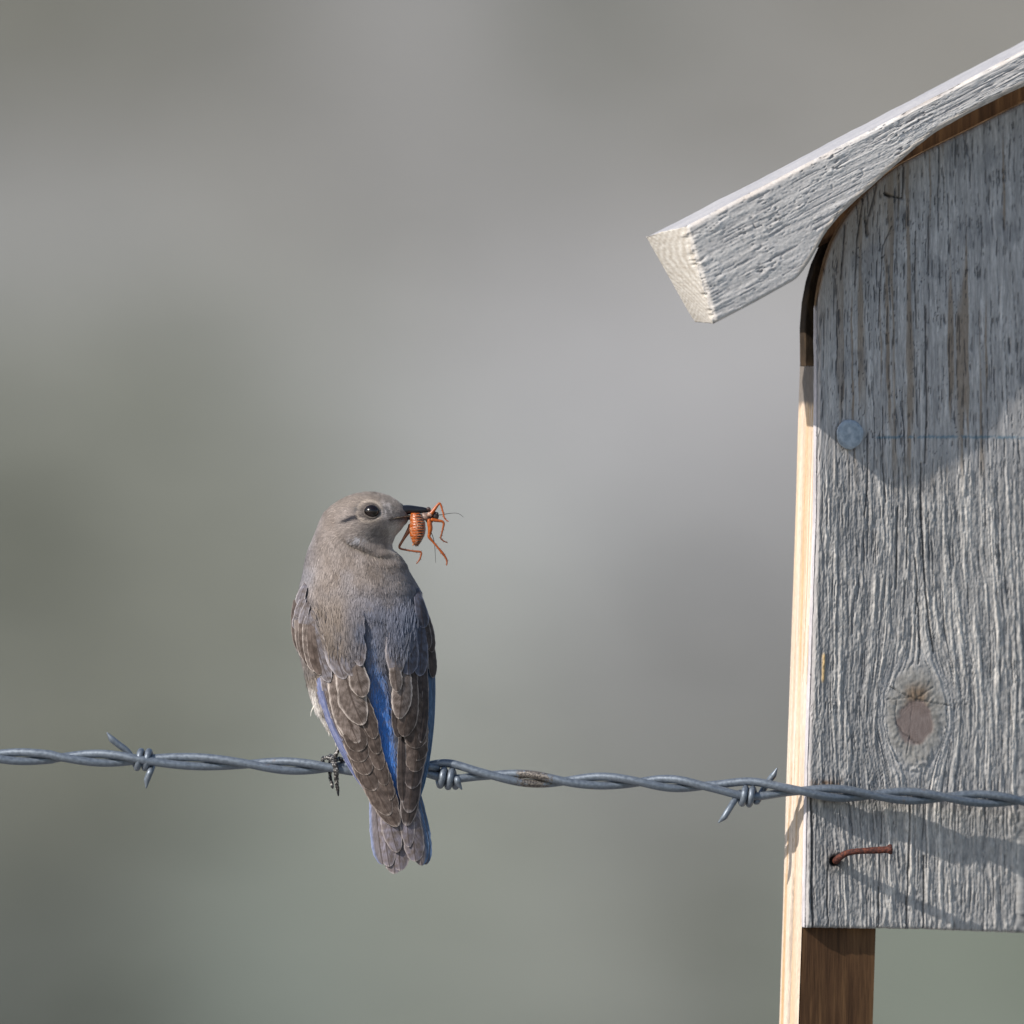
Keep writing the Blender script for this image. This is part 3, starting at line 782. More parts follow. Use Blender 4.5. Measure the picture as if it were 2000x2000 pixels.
# ------------------------------------------------------------------ bluebird
bird = empty('bluebird', W(740, 1490, 0).tolist(), 'grey-brown bluebird with blue rump perched on the barbed wire, head turned right', 'bird')
E = np.array([  # y, xl, xr, depth centre, front radius   (outer envelope with folded wings)
    (1080, 598, 772, 0, 54), (1110, 590, 799, 0, 68), (1150, 580, 823, -2, 82), (1200, 569, 842, -4, 93), (1250, 571, 849, -6, 94), (1300, 592, 849, -8, 90), (1350, 607, 847, -10, 80),
    (1400, 627, 845, -14, 66), (1450, 652, 838, -20, 50), (1500, 686, 831, -26, 36), (1550, 715, 824, -30, 24), (1600, 722, 826, -30, 16), (1720, 735, 842, -26, 12)], float)
KR = np.interp(E[:, 0], [1080, 1150, 1350, 1450, 1520], [0, 26, 26, 14, 4]); E[:, 3] += KR; E[:, 4] += KR
def envD(x, y):
    x = np.asarray(x, float); y = np.asarray(y, float)
    xl, xr, dc, dr = (np.interp(y, E[:, 0], E[:, i]) for i in (1, 2, 3, 4))
    q = (x - (xl + xr) / 2) / ((xr - xl) / 2 * 1.035)
    return dc - dr * np.sqrt(np.clip(1 - q * q, 0.015, 1))

BT = np.array([  # y, xl, xr, depth centre, front r, back r
    (961, 708, 734, 0, 10, 10), (964, 694, 747, 0, 19, 19), (969, 679, 762, 0, 29, 29), (977, 663, 775, 0, 38, 38), (987, 648, 787, 0, 46, 46), (1000, 634, 795, 0, 52, 52), (1015, 626, 797, 0, 56, 56),
    (1030, 620, 786, 0, 57, 57), (1045, 614, 773, 0, 57, 57), (1060, 608, 766, 0, 56, 57), (1072, 603, 766, 0, 55, 58), (1085, 599, 780, 0, 57, 60), (1098, 596, 790, 0, 62, 64), (1115, 593, 798, 0, 69, 70),
    (1150, 585, 818, -2, 79, 78), (1200, 577, 834, -4, 88, 84), (1250, 579, 838, -6, 88, 82), (1300, 592, 838, -8, 83, 74), (1340, 602, 834, -9, 75, 62), (1376, 613, 828, -12, 65, 50), (1400, 626, 822, -14, 58, 42),
    (1440, 655, 816, -20, 45, 26), (1480, 690, 806, -26, 34, 10), (1520, 722, 796, -29, 23, 4), (1550, 738, 792, -30, 17, 2), (1580, 748, 790, -30, 12, 0)], float)
KR = np.interp(BT[:, 0], [1080, 1150, 1350, 1450, 1520], [0, 26, 26, 14, 4]); BT[:, 3] += KR; BT[:, 4] += KR; BT[:, 5] -= KR; BT[:, 5] = np.maximum(BT[:, 5], 1)
_yy = np.linspace(BT[0, 0], BT[-1, 0], 1240)
_tab = [np.convolve(np.pad(np.interp(_yy, BT[:, 0], BT[:, i]), 7, 'edge'), np.ones(15) / 15, 'valid') for i in range(1, 6)]
_tab = [np.where(_yy < 974, np.interp(_yy, BT[:, 0], BT[:, i + 1]), t) for i, t in enumerate(_tab)]
def crease(x, y):   # the cheek feathers stand over the turned neck
    yl = np.interp(x, [600, 660, 690, 715, 740, 752, 800], [1040, 1050, 1064, 1076, 1084, 1084, 1078])
    amp = sstep(655, 695, x)
    d = y - yl
    return amp * (4.2 * np.exp(-((d + 9) / 9) ** 2) * (d < 0) + 6.0 * np.exp(-(9 / 9) ** 2) * 0 - 2.5 * np.exp(-((d - 6) / 9) ** 2))
def body(y, th):
    """th = 0 faces the camera, + towards the right"""
    y = np.asarray(y, float); th = np.asarray(th, float)
    xl, xr, dc, rf, rb = (np.interp(y, _yy, t) for t in _tab)
    s, c = np.sin(th), np.cos(th)
    head = 1 - sstep(1040, 1080, y)
    x = (xl + xr) / 2 + (xr - xl) / 2 * s
    r = np.where(c > 0, rf, rb) * (1 - head * 0.30 * np.clip(s, 0, 1) ** 2)
    d = dc - r * c
    k = crease(x, y) * np.clip(c, 0, 1)
    rump = np.where((y > 1270), np.exp(-((x - np.interp(y, [1270, 1400, 1540], [728, 744, 765])) / 26) ** 2) * 5 * sstep(1270, 1330, y), 0)
    d = d - k + rump
    return np.stack([x, y, d], -1)

BLUE = np.array((0.055, 0.19, 0.56))
def plume_color(x, y, d, rnd):
    n = np.clip((fbm(x / 16, y / 26, 160) - 0.5) * 1.8 + 0.5, 0, 1); n2 = vn(x / 3.6, y / 7, 163); n3 = fbm(x / 40, y / 40, 165)
    c = mix((0.185, 0.152, 0.132), (0.285, 0.245, 0.225), n)                       # warm grey
    lil = mix((0.20, 0.19, 0.205), (0.30, 0.285, 0.305), n)
    left = sstep(650, 600, x + 0.12 * (y - 1000)); c = mix(c, lil, np.clip(left * 0.8 + 0.4 * sstep(1090, 1120, y) * sstep(0.4, 0.6, n3), 0, 1))
    mant = sstep(1115, 1200, y)
    mc = mix((0.090, 0.098, 0.128), (0.185, 0.19, 0.235), n2 * 0.6 + n * 0.4)
    mc = mix(mc, mix((0.165, 0.132, 0.108), (0.27, 0.225, 0.195), n2), np.clip(sstep(700, 640, x) * 1.0 + 0.35 * sstep(0.45, 0.6, n3) - 0.35 * sstep(640, 600, x), 0, 1))
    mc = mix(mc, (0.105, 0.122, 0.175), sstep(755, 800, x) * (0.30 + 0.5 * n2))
    c = mix(c, mc, mant)
    # blue showing through at the centre of the back, then the vivid rump
    cx = np.interp(y, [1200, 1270, 1300, 1400, 1540], [722, 726, 734, 746, 765]); hw = np.interp(y, [1170, 1200, 1240, 1270, 1300, 1400, 1480, 1540], [5, 18, 15, 13, 17, 20, 18, 12])
    bl = (1 - sstep(0.45, 1.3, np.abs(x - cx) / hw)) * sstep(1205, 1320, y)
    bc = mix((0.10, 0.17, 0.33), BLUE, sstep(1270, 1400, y)); bc = mix(bc, (0.20, 0.21, 0.28), (n2 > 0.62) * 0.55 * sstep(1480, 1380, y))
    c = mix(c, bc, bl * np.where(y > 1285, 1.0, 0.85 * (0.3 + 0.7 * (rnd > 0.3))))
    # face
    up = sstep(1010, 975, y); c = mix(c, mix((0.155, 0.125, 0.10), (0.26, 0.215, 0.18), n2), up * 0.6)
    e = np.hypot((x - 726) / 1.15, y - 999)
    lore = np.exp(-(((x - 757) / 15) ** 2 + ((y - 996) / 16) ** 2)); c = mix(c, mix((0.17, 0.16, 0.16), (0.50, 0.46, 0.45), sstep(0.35, 0.7, n2)), lore * 0.8)
    ln = np.exp(-((y - (1009 + (705 - x) * 0.28)) / 4.4) ** 2) * sstep(660, 688, x) * sstep(716, 706, x); c = mix(c, (0.022, 0.022, 0.03), np.clip(ln * 1.4, 0, 1))
    ln2 = np.exp(-((x - 704 - (y - 990) * -0.5) / 5) ** 2) * np.exp(-((y - 993) / 9) ** 2); c = mix(c, (0.06, 0.06, 0.065), np.clip(ln2 * 1.1, 0, 1))
    ring = np.exp(-((e - 19.0) / 3.2) ** 2) * np.clip(0.25 + np.abs((y - 999) / 16), 0, 1); c = mix(c, (0.44, 0.37, 0.31), ring * 0.8); c = mix(c, (0.06, 0.05, 0.05), np.exp(-((e - 14.5) / 2.6) ** 2) * 0.8)
    chk = np.exp(-(((x - 725) / 34) ** 2 + ((y - 1038) / 17) ** 2)); c = mix(c, mix((0.085, 0.075, 0.072), (0.25, 0.22, 0.205), n2), chk * 0.8)
    ch2 = np.exp(-(((x - 700) / 16) ** 2 + ((y - 1053) / 6) ** 2)); c = mix(c, (0.42, 0.42, 0.45), ch2 * 0.6 * (n2 > 0.45))
    th = sstep(752, 774, x) * sstep(1012, 1030, y) * sstep(1095, 1070, y); c = mix(c, (0.50, 0.46, 0.41), th * 0.8)
    yl = np.interp(x, [600, 660, 690, 715, 740, 752, 800], [1040, 1050, 1064, 1076, 1084, 1084, 1078])
    col = np.exp(-((y - yl - 1) / 4.5) ** 2) * sstep(672, 695, x) * sstep(762, 748, x)
    c = mix(c, np.where((rnd > 0.55)[..., None], (0.40, 0.34, 0.28), (0.075, 0.062, 0.055)), col * 0.75)  # mottled collar; its dark tips paint in the shade of the cheek crease
    gape = np.exp(-((y - 1013 + (x - 770) * 0.12) / 3.2) ** 2) * sstep(758, 766, x); c = mix(c, (0.05, 0.035, 0.03), gape * 0.9)
    # pale belly below the wing on the left
    bel = sstep(1318, 1345, y) * sstep(-36, -16, d) * sstep(720, 690, x); c = mix(c, (0.74, 0.70, 0.66), bel)
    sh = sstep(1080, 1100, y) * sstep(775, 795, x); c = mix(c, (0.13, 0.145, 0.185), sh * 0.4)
    return c

def build_body():
    ny, nt = 300, 120
    y = np.r_[BT[0, 0] - 0.6 + np.linspace(0, 1, 30) ** 2 * 20, np.linspace(BT[0, 0] + 20, BT[-1, 0], ny - 30)]
    th = np.linspace(-np.pi, np.pi, nt, endpoint=False)
    Y, TH = np.meshgrid(y, th, indexing='ij')
    P = body(Y, TH)
    c = plume_color(P[..., 0], P[..., 1], P[..., 2], vn(P[..., 0] / 3, P[..., 1] / 4, 170)) * 0.85
    V = P.reshape(-1, 3); C = c.reshape(-1, 3)
    F = [grid_faces(ny, nt, True)]
    V = np.vstack([V, [721, 960, 0], [768, 1584, -30]]); C = np.vstack([C, C[0], C[-1]])
    a, b = len(V) - 2, len(V) - 1
    j = np.arange(nt); j1 = (j + 1) % nt
    F.append(np.stack([np.full(nt, a), j1, j, j], -1)[:, [0, 1, 2, 2]])
    Q = F[0]; T1 = [(a, int(q), int(p)) for p, q in zip(j, j1)] + [(b, int((ny - 1) * nt + p), int((ny - 1) * nt + q)) for p, q in zip(j, j1)]
    return mesh_obj('body', px(V), [tuple(q) for q in Q] + T1, M_feathered, bird, True, C)
body_o = build_body()

def plumage(n):
    y = BT[0, 0] + 1 + RS.rand(n * 3) * (1545 - BT[0, 0]); th = (RS.rand(n * 3) * 2 - 1) * 2.05
    xl, xr, *_ = (np.interp(y, _yy, t) for t in _tab)
    keep = RS.rand(len(y)) < np.clip((xr - xl) / 270 * np.interp(y, [960, 1080, 1120, 1300], [2.2, 1.7, 1.0, 0.8]), 0.12, 1)
    y, th = y[keep], th[keep]
    P = body(y, th); x = P[:, 0]
    # plumage stops where the wing feathers begin
    lim = np.interp(x, [560, 585, 605, 640, 690, 716, 720, 752, 756, 775, 800, 835, 850], [1150, 1160, 1200, 1292, 1285, 1262, 1560, 1560, 1250, 1262, 1255, 1190, 1160])
    rl = np.interp(y, [1290, 1350, 1400, 1430, 1474, 1540], [716, 716, 728, 736, 746, 768]); rr = np.interp(y, [1290, 1350, 1400, 1430, 1540], [752, 756, 760, 778, 778])
    lim = np.where((y > 1285) & (x > rl) & (x < rr), 1560, np.where((x > 716) & (x < 756) & (y > 1285), 0, lim))
    bel = (P[:, 2] > -40) & (x < 700) & (y > 1180)
    ok = ((y < lim + 8 * RS.rand(len(y))) | bel) & (np.hypot((x - 726) / 1.17, y - 999) > 14.8)
    y, th, P, x = y[ok], th[ok], P[ok], x[ok]
    m = len(y)
    e = 1e-2
    Ty = (body(y + 0.5, th) - body(y - 0.5, th)); Tt = (body(y, th + e) - body(y, th - e)) / (2 * e)
    N = np.cross(Tt, Ty); N /= np.linalg.norm(N, axis=1)[:, None] + 1e-9
    N = np.where((np.sum(N * np.stack([np.sin(th), 0 * th, -np.cos(th)], -1), 1) < 0)[:, None], -N, N)
    # flow: out from the bill over the head, then down the back
    fx, fy = x - 806, y - 1004
    l = np.hypot(fx, fy); fx, fy = fx / l, fy / l
    hb = (1 - sstep(1030, 1085, y)); dn = sstep(690, 600, x) * 0.8
    rumpx = np.interp(y, [1000, 1200, 1400], [0, 0.0, 0.12])
    gx = fx * hb + (1 - hb) * (rumpx + 0.25 * np.clip((722 - x) / 120, -1, 1) * sstep(1130, 1260, y)); gy = fy * hb * (1 - dn) + (1 - hb) + dn * hb
    F_ = np.stack([gx, gy, 0 * gx], -1); F_ = F_ + N * 0
    F_ = F_ - N * np.sum(F_ * N, 1)[:, None]
    F_ += 0.16 * RS.randn(m, 3); F_ = F_ - N * np.sum(F_ * N, 1)[:, None]
    F_ /= np.linalg.norm(F_, axis=1)[:, None] + 1e-9
    Sd = np.cross(F_, N)
    L = np.interp(y, [960, 1040, 1110, 1200, 1300, 1540], [6, 9, 12, 17, 19, 20]) * (0.7 + 0.6 * RS.rand(m))
    L = np.where(np.hypot(x - 760, y - 998) < 40, L * 0.65, L); L = np.where(bel[ok], L * 1.25, L)
    wd = np.interp(y, [960, 1040, 1200, 1540], [0.75, 0.85, 1.0, 1.0]) * (0.7 + 0.6 * RS.rand(m))
    lift = np.interp(y, [960, 1080, 1300], [0.06, 0.06, 0.06]) + 0.035 * RS.randn(m)
    V = []
    side = (RS.rand(m) - 0.5)[:, None] * 0.35
    for t, ws in ((0, 0.6), (0.45, 1.0), (0.8, 0.75), (1.0, 0.1)):
        c = P + F_ * (L * t)[:, None] + N * (0.25 + lift * L * t * (1.25 - 0.45 * t))[:, None] + Sd * side * (L * t * t)[:, None]
        V += [c - Sd * (wd * ws)[:, None], c + N * (0.28 * wd * ws)[:, None], c + Sd * (wd * ws)[:, None]]
    V = np.stack(V, 1)                    # m,12,3
    base_ = np.arange(m)[:, None, None] * 12
    q = np.concatenate([grid_faces(4, 3)], 0)[None]
    F = (q + base_).reshape(-1, 4)
    rnd = RS.rand(m)
    c = plume_color(x, y, P[:, 2], rnd) * (0.74 + 0.50 * RS.rand(m))[:, None]
    c = np.where((RS.rand(m) < 0.05)[:, None], c * 1.45, c)
    C = np.repeat(c[:, None, :], 12, 1)
    C[:, :3] *= 0.9; C[:, 9:] *= 1.06
    o = mesh_obj('plumage', px(V.reshape(-1, 3)), F, M_feathered, body_o, True, C.reshape(-1, 3))
    o['kind'] = 'stuff'
plumage(42000)

def feather(name, cls, base_, tip, Wd, off=0.0, curve=0.0, lift=3.0, tipfrac=0.24, n=22, m=11, asym=0.0, sink=16):
    """off: how far it lies above the wing surface, in units; curve: sideways bow of the shaft"""
    b = np.array(base_, float); t = np.array(tip, float)
    d = t - b; L = np.hypot(*d); nrm = np.array([-d[1], d[0]]) / L      # nrm points to the left of the feather's run (screen x-)
    if nrm[0] > 0: nrm = -nrm
    v = 1 - (1 - np.linspace(0, 1, n)) ** 1.9
    cen = b + d * v[:, None] + nrm * (curve * 4 * v * (1 - v))[:, None]
    tan = np.gradient(cen, axis=0); tan /= np.linalg.norm(tan, axis=1)[:, None]
    nn = np.stack([-tan[:, 1], tan[:, 0]], -1); nn = np.where((nn @ nrm < 0)[:, None], -nn, nn)
    w = Wd * np.minimum(1, 0.5 + 0.8 * v)
    k = np.clip((v - (1 - tipfrac)) / tipfrac, 0, 1); w = w * np.clip(1 - k ** 2.2, 0, 1) ** 0.58 + 0.02 * Wd
    u = np.linspace(-1, 1, m)
    jag = 1 + 0.035 * RS.randn(n, 1) * (np.abs(u) > 0.9)
    X = cen[:, None, :] + nn[:, None, :] * (-(u + asym * (1 - u * u))[None, :, None] * w[:, None, None] * jag[..., None])
    # tip: pull the outer columns back so the end is round
    dep = envD(cen[:, 0], cen[:, 1])[:, None] * 0.35 + envD(X[..., 0], X[..., 1]) * 0.65
    dep = dep + (sink * (1 - sstep(0, 0.34, v)) - off * sstep(0, 0.3, v))[:, None] - lift * (v ** 1.5)[:, None] + 0.16 * w[:, None] * (u ** 2)[None] - 0.9 * np.exp(-(u / 0.12) ** 2)[None]
    dep = dep + 0.5 * (vn(X[..., 0] / 7, X[..., 1] / 7, int(RS.randint(200, 240))) - 0.5)
    V = np.concatenate([X, dep[..., None]], -1).reshape(-1, 3)
    V2 = V.copy(); V2[:, 2] += 0.9
    U = np.stack(np.broadcast_arrays((u[None] + 1) / 2, v[:, None]), -1).reshape(-1, 2)
    f = grid_faces(n, m); F = np.vstack([f, f[:, ::-1] + len(V)])
    if nrm[0] < 0: pass
    return mesh_obj(name, px(np.vstack([V, V2])), F, M_fe[cls], bird, True, None, np.vstack([U, U]))

def overlay(n):
    """loose downy barbs of the shoulder feathers lying over the quills of the next row"""
    x = 592 + 250 * RS.rand(n); y = 1140 + 175 * RS.rand(n)
    lim = np.interp(x, [580, 600, 615, 640, 675, 700, 716, 752, 756, 775, 800, 820, 840], [1150, 1185, 1220, 1284, 1294, 1284, 1255, 1250, 1272, 1290, 1284, 1225, 1170])
    mid_ = (x > 712) & (x < 757)
    top = 1162 + 60 * RS.rand(n) ** 0.7
    pr = np.clip((lim - y) / 85, 0, 1) ** 1.1
    xl_, xr_ = np.interp(y, E[:, 0], E[:, 1]), np.interp(y, E[:, 0], E[:, 2])
    ok = (~mid_) & (y > top) & (RS.rand(n) < pr) & (np.abs(x - (xl_ + xr_) / 2) < 0.82 * (xr_ - xl_) / 2)
    x, y = x[ok], y[ok]; m = len(x)
    def lift_at(xx, yy):
        o = -10 + 16.5 * sstep(1150, 1242, yy) + 3 * sstep(1242, 1300, yy)
        return np.minimum(o, -3 + 16 * sstep(6, 22, np.abs(xx - 735)))
    jit = 0.6 * RS.randn(m)
    dir_ = np.stack([np.clip((x - 722) / 150, -1, 1) * -0.02 + 0.085 * RS.randn(m) + np.where(x < 640, 0.22, 0.0) + np.where(x > 757, -0.05, 0.05), np.ones(m)], -1)
    dir_ /= np.linalg.norm(dir_, axis=1)[:, None]
    L = 14 * (0.6 + 0.8 * RS.rand(m)); wd = 0.75 * (0.7 + 0.6 * RS.rand(m)); lf = 0.03 + 0.03 * RS.randn(m)
    V = []
    for t, ws in ((0, 0.5), (0.45, 1.0), (0.8, 0.7), (1.0, 0.1)):
        c = np.stack([x, y], -1) + dir_ * (L * t)[:, None]
        d = envD(c[:, 0], c[:, 1]) - lift_at(c[:, 0], c[:, 1]) - jit - lf * L * t
        sd = np.stack([-dir_[:, 1], dir_[:, 0]], -1) * (wd * ws)[:, None]
        V += [np.concatenate([c - sd, d[:, None]], 1), np.concatenate([c, (d - 0.3 * wd)[:, None]], 1), np.concatenate([c + sd, d[:, None]], 1)]
    V = np.stack(V, 1)
    F = (grid_faces(4, 3)[None] + np.arange(m)[:, None, None] * 12).reshape(-1, 4)
    c = plume_color(x, np.minimum(y, 1262), envD(x, y), RS.rand(m)) * (0.70 + 0.55 * RS.rand(m))[:, None]
    o = mesh_obj('shoulder_down', px(V.reshape(-1, 3)), F, M_feathered, body_o, True, np.repeat(c[:, None], 12, 1).reshape(-1, 3))
    o['kind'] = 'stuff'
overlay(22000)

TF, WF, CF = 'tail_feather', 'wing_feather', 'covert_feather'
# tail
feather(TF, 'tail', (764, 1540), (771, 1706), 22, -13, 0, 1); feather(TF, 'tail', (774, 1540), (782, 1700), 20, -12, 0, 1)
feather(TF, 'tail_l', (732, 1515), (748, 1688), 17, -10, 3, 1); feather(TF, 'tail', (742, 1530), (761, 1692), 17, -9, 2, 1); feather(TF, 'tail', (752, 1530), (777, 1664), 19, -6, 4, 2, 0.4)
feather(TF, 'tail_r', (806, 1520), (832, 1688), 15, -10, -3, 1); feather(TF, 'tail_r', (803, 1530), (824, 1690), 17, -8, -2, 1); feather(TF, 'tail', (797, 1530), (812, 1682), 20, -6, 0, 1); feather(TF, 'tail', (790, 1530), (799, 1654), 14, -4, 0, 1, 0.4)
# left wing: inner quill tips, then the stack of primaries
for tip, o in (((780, 1590), -3), ((772, 1562), -2), ((762, 1533), -1), ((753, 1503), 0), ((747, 1472), 1), ((741, 1442), 2)):
    feather(WF, 'brown', (tip[0] - 70, tip[1] - 150), (tip[0] - 9, tip[1]), 14, o, -6, 2, 0.2)
for i, tip in enumerate([(778, 1613), (762, 1591), (733, 1543), (720, 1512), (709, 1487), (705, 1466)]):
    feather(WF, 'brown', (636 + 3 * i, 1315), tip, 21 if i < 4 else 22, -1 + 1.3 * i, 10 - 2 * i, 2.4, 0.16)
for i, tip in enumerate([(719, 1547), (707, 1520), (696, 1498), (686, 1478), (678, 1462), (670, 1446)]):
    feather(WF, 'blue_l', (602 + 4.5 * i, 1290 + 2 * i), tip, 7.5, 0.5 + 1.3 * i, 11 - i, 1)
feather(WF, 'tan', (632, 1296), (688, 1446), 15, 5, 6, 2); feather(WF, 'lilac', (628, 1296), (668, 1420), 11, 5, 5, 2)
feather(WF, 'tan', (655, 1282), (701, 1450), 29, 5, 8, 3, 0.5); feather(WF, 'tan', (672, 1280), (711, 1414), 28, 6, 8, 3, 0.5); feather(WF, 'tan', (694, 1276), (712, 1360), 20, 7, 3, 3, 0.4)
for i, tip in enumerate([(590, 1276), (598, 1290), (606, 1302), (615, 1311), (626, 1318)]):
    feather(CF, 'tan' if i % 2 else 'brown', (577 + 8 * i, 1172 + 5 * i), tip, 8.5 + i * 0.6, 3 + 1.4 * i, 7, 2)
feather(CF, 'lilac', (614, 1192), (645, 1332), 18, 4, 8, 3, tipfrac=0.46, sink=6); feather(CF, 'lilac', (642, 1192), (675, 1325), 22, 5, 6, 3, tipfrac=0.46, sink=6); feather(CF, 'lilac', (666, 1194), (690, 1319), 21, 5, 4, 3, tipfrac=0.46, sink=6); feather(CF, 'lilac', (694, 1194), (706, 1300), 16, 5, 2, 3, tipfrac=0.46, sink=6)
for b, t in (((600, 1136), (584, 1182)), ((599, 1158), (581, 1206)), ((606, 1168), (590, 1222)), ((608, 1190), (598, 1242)), ((592, 1176), (577, 1228))):
    feather(CF, 'lilac', b, t, 8.5, 3, 2, 2)
# right wing
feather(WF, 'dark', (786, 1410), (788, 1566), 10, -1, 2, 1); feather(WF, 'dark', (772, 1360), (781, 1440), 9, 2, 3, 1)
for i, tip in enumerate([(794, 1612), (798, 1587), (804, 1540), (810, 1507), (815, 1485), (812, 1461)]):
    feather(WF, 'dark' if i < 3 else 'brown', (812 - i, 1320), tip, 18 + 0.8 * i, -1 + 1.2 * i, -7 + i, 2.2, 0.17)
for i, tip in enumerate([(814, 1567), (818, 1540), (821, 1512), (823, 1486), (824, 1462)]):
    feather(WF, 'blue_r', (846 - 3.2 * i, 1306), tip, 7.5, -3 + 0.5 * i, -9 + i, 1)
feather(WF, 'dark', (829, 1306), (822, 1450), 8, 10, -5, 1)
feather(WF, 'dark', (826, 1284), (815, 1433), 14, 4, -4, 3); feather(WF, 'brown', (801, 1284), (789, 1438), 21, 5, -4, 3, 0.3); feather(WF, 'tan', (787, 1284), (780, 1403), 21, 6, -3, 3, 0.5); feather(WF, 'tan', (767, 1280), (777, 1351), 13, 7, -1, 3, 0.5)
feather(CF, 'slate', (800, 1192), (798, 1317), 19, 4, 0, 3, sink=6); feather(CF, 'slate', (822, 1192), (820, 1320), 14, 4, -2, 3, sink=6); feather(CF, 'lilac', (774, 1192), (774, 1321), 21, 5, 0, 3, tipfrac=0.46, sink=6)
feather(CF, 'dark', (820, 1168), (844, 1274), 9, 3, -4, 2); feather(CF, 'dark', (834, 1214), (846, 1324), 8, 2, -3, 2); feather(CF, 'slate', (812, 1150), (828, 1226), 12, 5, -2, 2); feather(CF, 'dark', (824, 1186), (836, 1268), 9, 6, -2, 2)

# face
M_black, nt_, b_ = mat('bill_horn', (0.012, 0.013, 0.018), 0.28)
bump(nt_, b_, noise(nt_, 1500, 3), 0.2, 0.0002)
M_eye, nt_, b_ = mat('eye_gloss', (0.010, 0.006, 0.005), 0.17, 0.0, 0.6)
nt_.links.new(ramp(nt_, noise(nt_, 400, 2), [(0.3, (0.004, 0.003, 0.003)), (0.7, (0.012, 0.006, 0.005))]), b_.inputs['Base Color'])
M_lid, nt_, b_ = mat('eyelid_skin', (0.45, 0.38, 0.32), 0.7)
nt_.links.new(ramp(nt_, noise(nt_, 1800, 3), [(0.3, (0.03, 0.026, 0.026)), (0.75, (0.20, 0.165, 0.14))]), b_.inputs['Base Color'])
def surf_d(x, y):
    t = np.linspace(-1.5, 1.5, 400); P = body(np.full(400, y), t); return float(np.interp(x, P[:, 0], P[:, 2]))
ed = surf_d(726, 999)
v, f = ellipsoid((726, 999, ed + 5.5), (15.2, 13.2, 14), 28, 18)
mesh_obj('eye', px(v), f, M_eye, bird, True)
a = np.linspace(0, 2 * np.pi, 41)
path = np.stack([726 + 15.6 * np.cos(a) + 1.0, 999 + 13.0 * np.sin(a) * np.where(np.sin(a) < 0, 1.0, 1.0), 0 * a], -1)
path[:, 2] = [surf_d(p[0], p[1]) - 1.0 for p in path]
v, f = tube(path, 1.2 + 0.5 * np.clip(-np.sin(a), 0, 1), 8, (0, 0)); mesh_obj('eyelid', px(v), f, M_lid, bird, True)

def loft_bill(cen, ry, rd, name):
    n = 22; c = smooth_path(np.array(cen, float), n); t = np.linspace(0, 1, n)
    ry = np.interp(t, np.linspace(0, 1, len(ry)), ry); rd = np.interp(t, np.linspace(0, 1, len(rd)), rd)
    ns = 18; a = np.linspace(0, 2 * np.pi, ns, endpoint=False)
    V = np.stack([c[:, 0, None] + 0 * a, c[:, 1, None] + ry[:, None] * np.sin(a), c[:, 2, None] + rd[:, None] * np.cos(a)], -1).reshape(-1, 3)
    F = [tuple(q) for q in grid_faces(n, ns, True)] + [tuple(range(ns))[::-1], tuple(range((n - 1) * ns, n * ns))]
    return mesh_obj(name, px(V), F, M_black, bird, True)
loft_bill([(776, 1000, 0), (796, 996, 0), (815, 996, 0), (832, 996.5, 0), (846, 1000, 0)], [13, 10, 8, 5.5, 1.2], [17, 12.5, 8, 5, 1], 'upper_mandible')
loft_bill([(772, 1012, 0), (796, 1011, 0), (815, 1008, 0), (832, 1004.5, 0), (842, 1003, 0)], [7, 5.5, 4.5, 3, 0.8], [15, 11, 7, 4, 1], 'lower_mandible')
# bristles at the bill's base and a loose pale belly plume
M_hair, nt_, b_ = mat('pale_down', (0.72, 0.68, 0.63), 0.8)
nt_.links.new(ramp(nt_, noise(nt_, 900, 2), [(0.3, (0.6, 0.56, 0.5)), (0.7, (0.8, 0.77, 0.72))]), b_.inputs['Base Color'])
M_gape, nt_, b_ = mat('gape_skin', (0.30, 0.22, 0.12), 0.5)
nt_.links.new(ramp(nt_, noise(nt_, 1500, 3), [(0.4, (0.05, 0.035, 0.028)), (0.6, (0.20, 0.15, 0.10))]), b_.inputs['Base Color'])
gp = np.array([(768, 1013.5, 0), (774, 1011.5, 0), (784, 1010, 0), (797, 1008.5, 0), (806, 1006.5, 0)], float); gp[:, 2] = [surf_d(768, 1013) - 0.4, surf_d(774, 1011) - 0.6, surf_d(782, 1010) - 1.5, -11, -8]
v, f = tube(smooth_path(gp, 20), np.interp(np.linspace(0, 1, 20), [0, 0.3, 0.7, 1], [0.7, 1.4, 1.5, 0.6]), 8); mesh_obj('gape', px(v), f, M_gape, bird, True)
parts = []
for p in ([(622, 1372, 2), (613, 1381, 0), (608, 1390, -2), (607, 1399, -2)], [(619, 1372, 2), (613, 1379, 2), (609, 1386, 2)], [(632, 1400, 0), (634, 1408, -2), (638, 1416, -2)], [(627, 1394, 0), (627, 1402, 0), (629, 1410, 0)]):
    parts.append(tube(smooth_path(p, 12), np.linspace(1.6, 0.5, 12), 6))
v, f = join(*parts); mesh_obj('belly_plume', px(v), f, M_hair, bird, True)

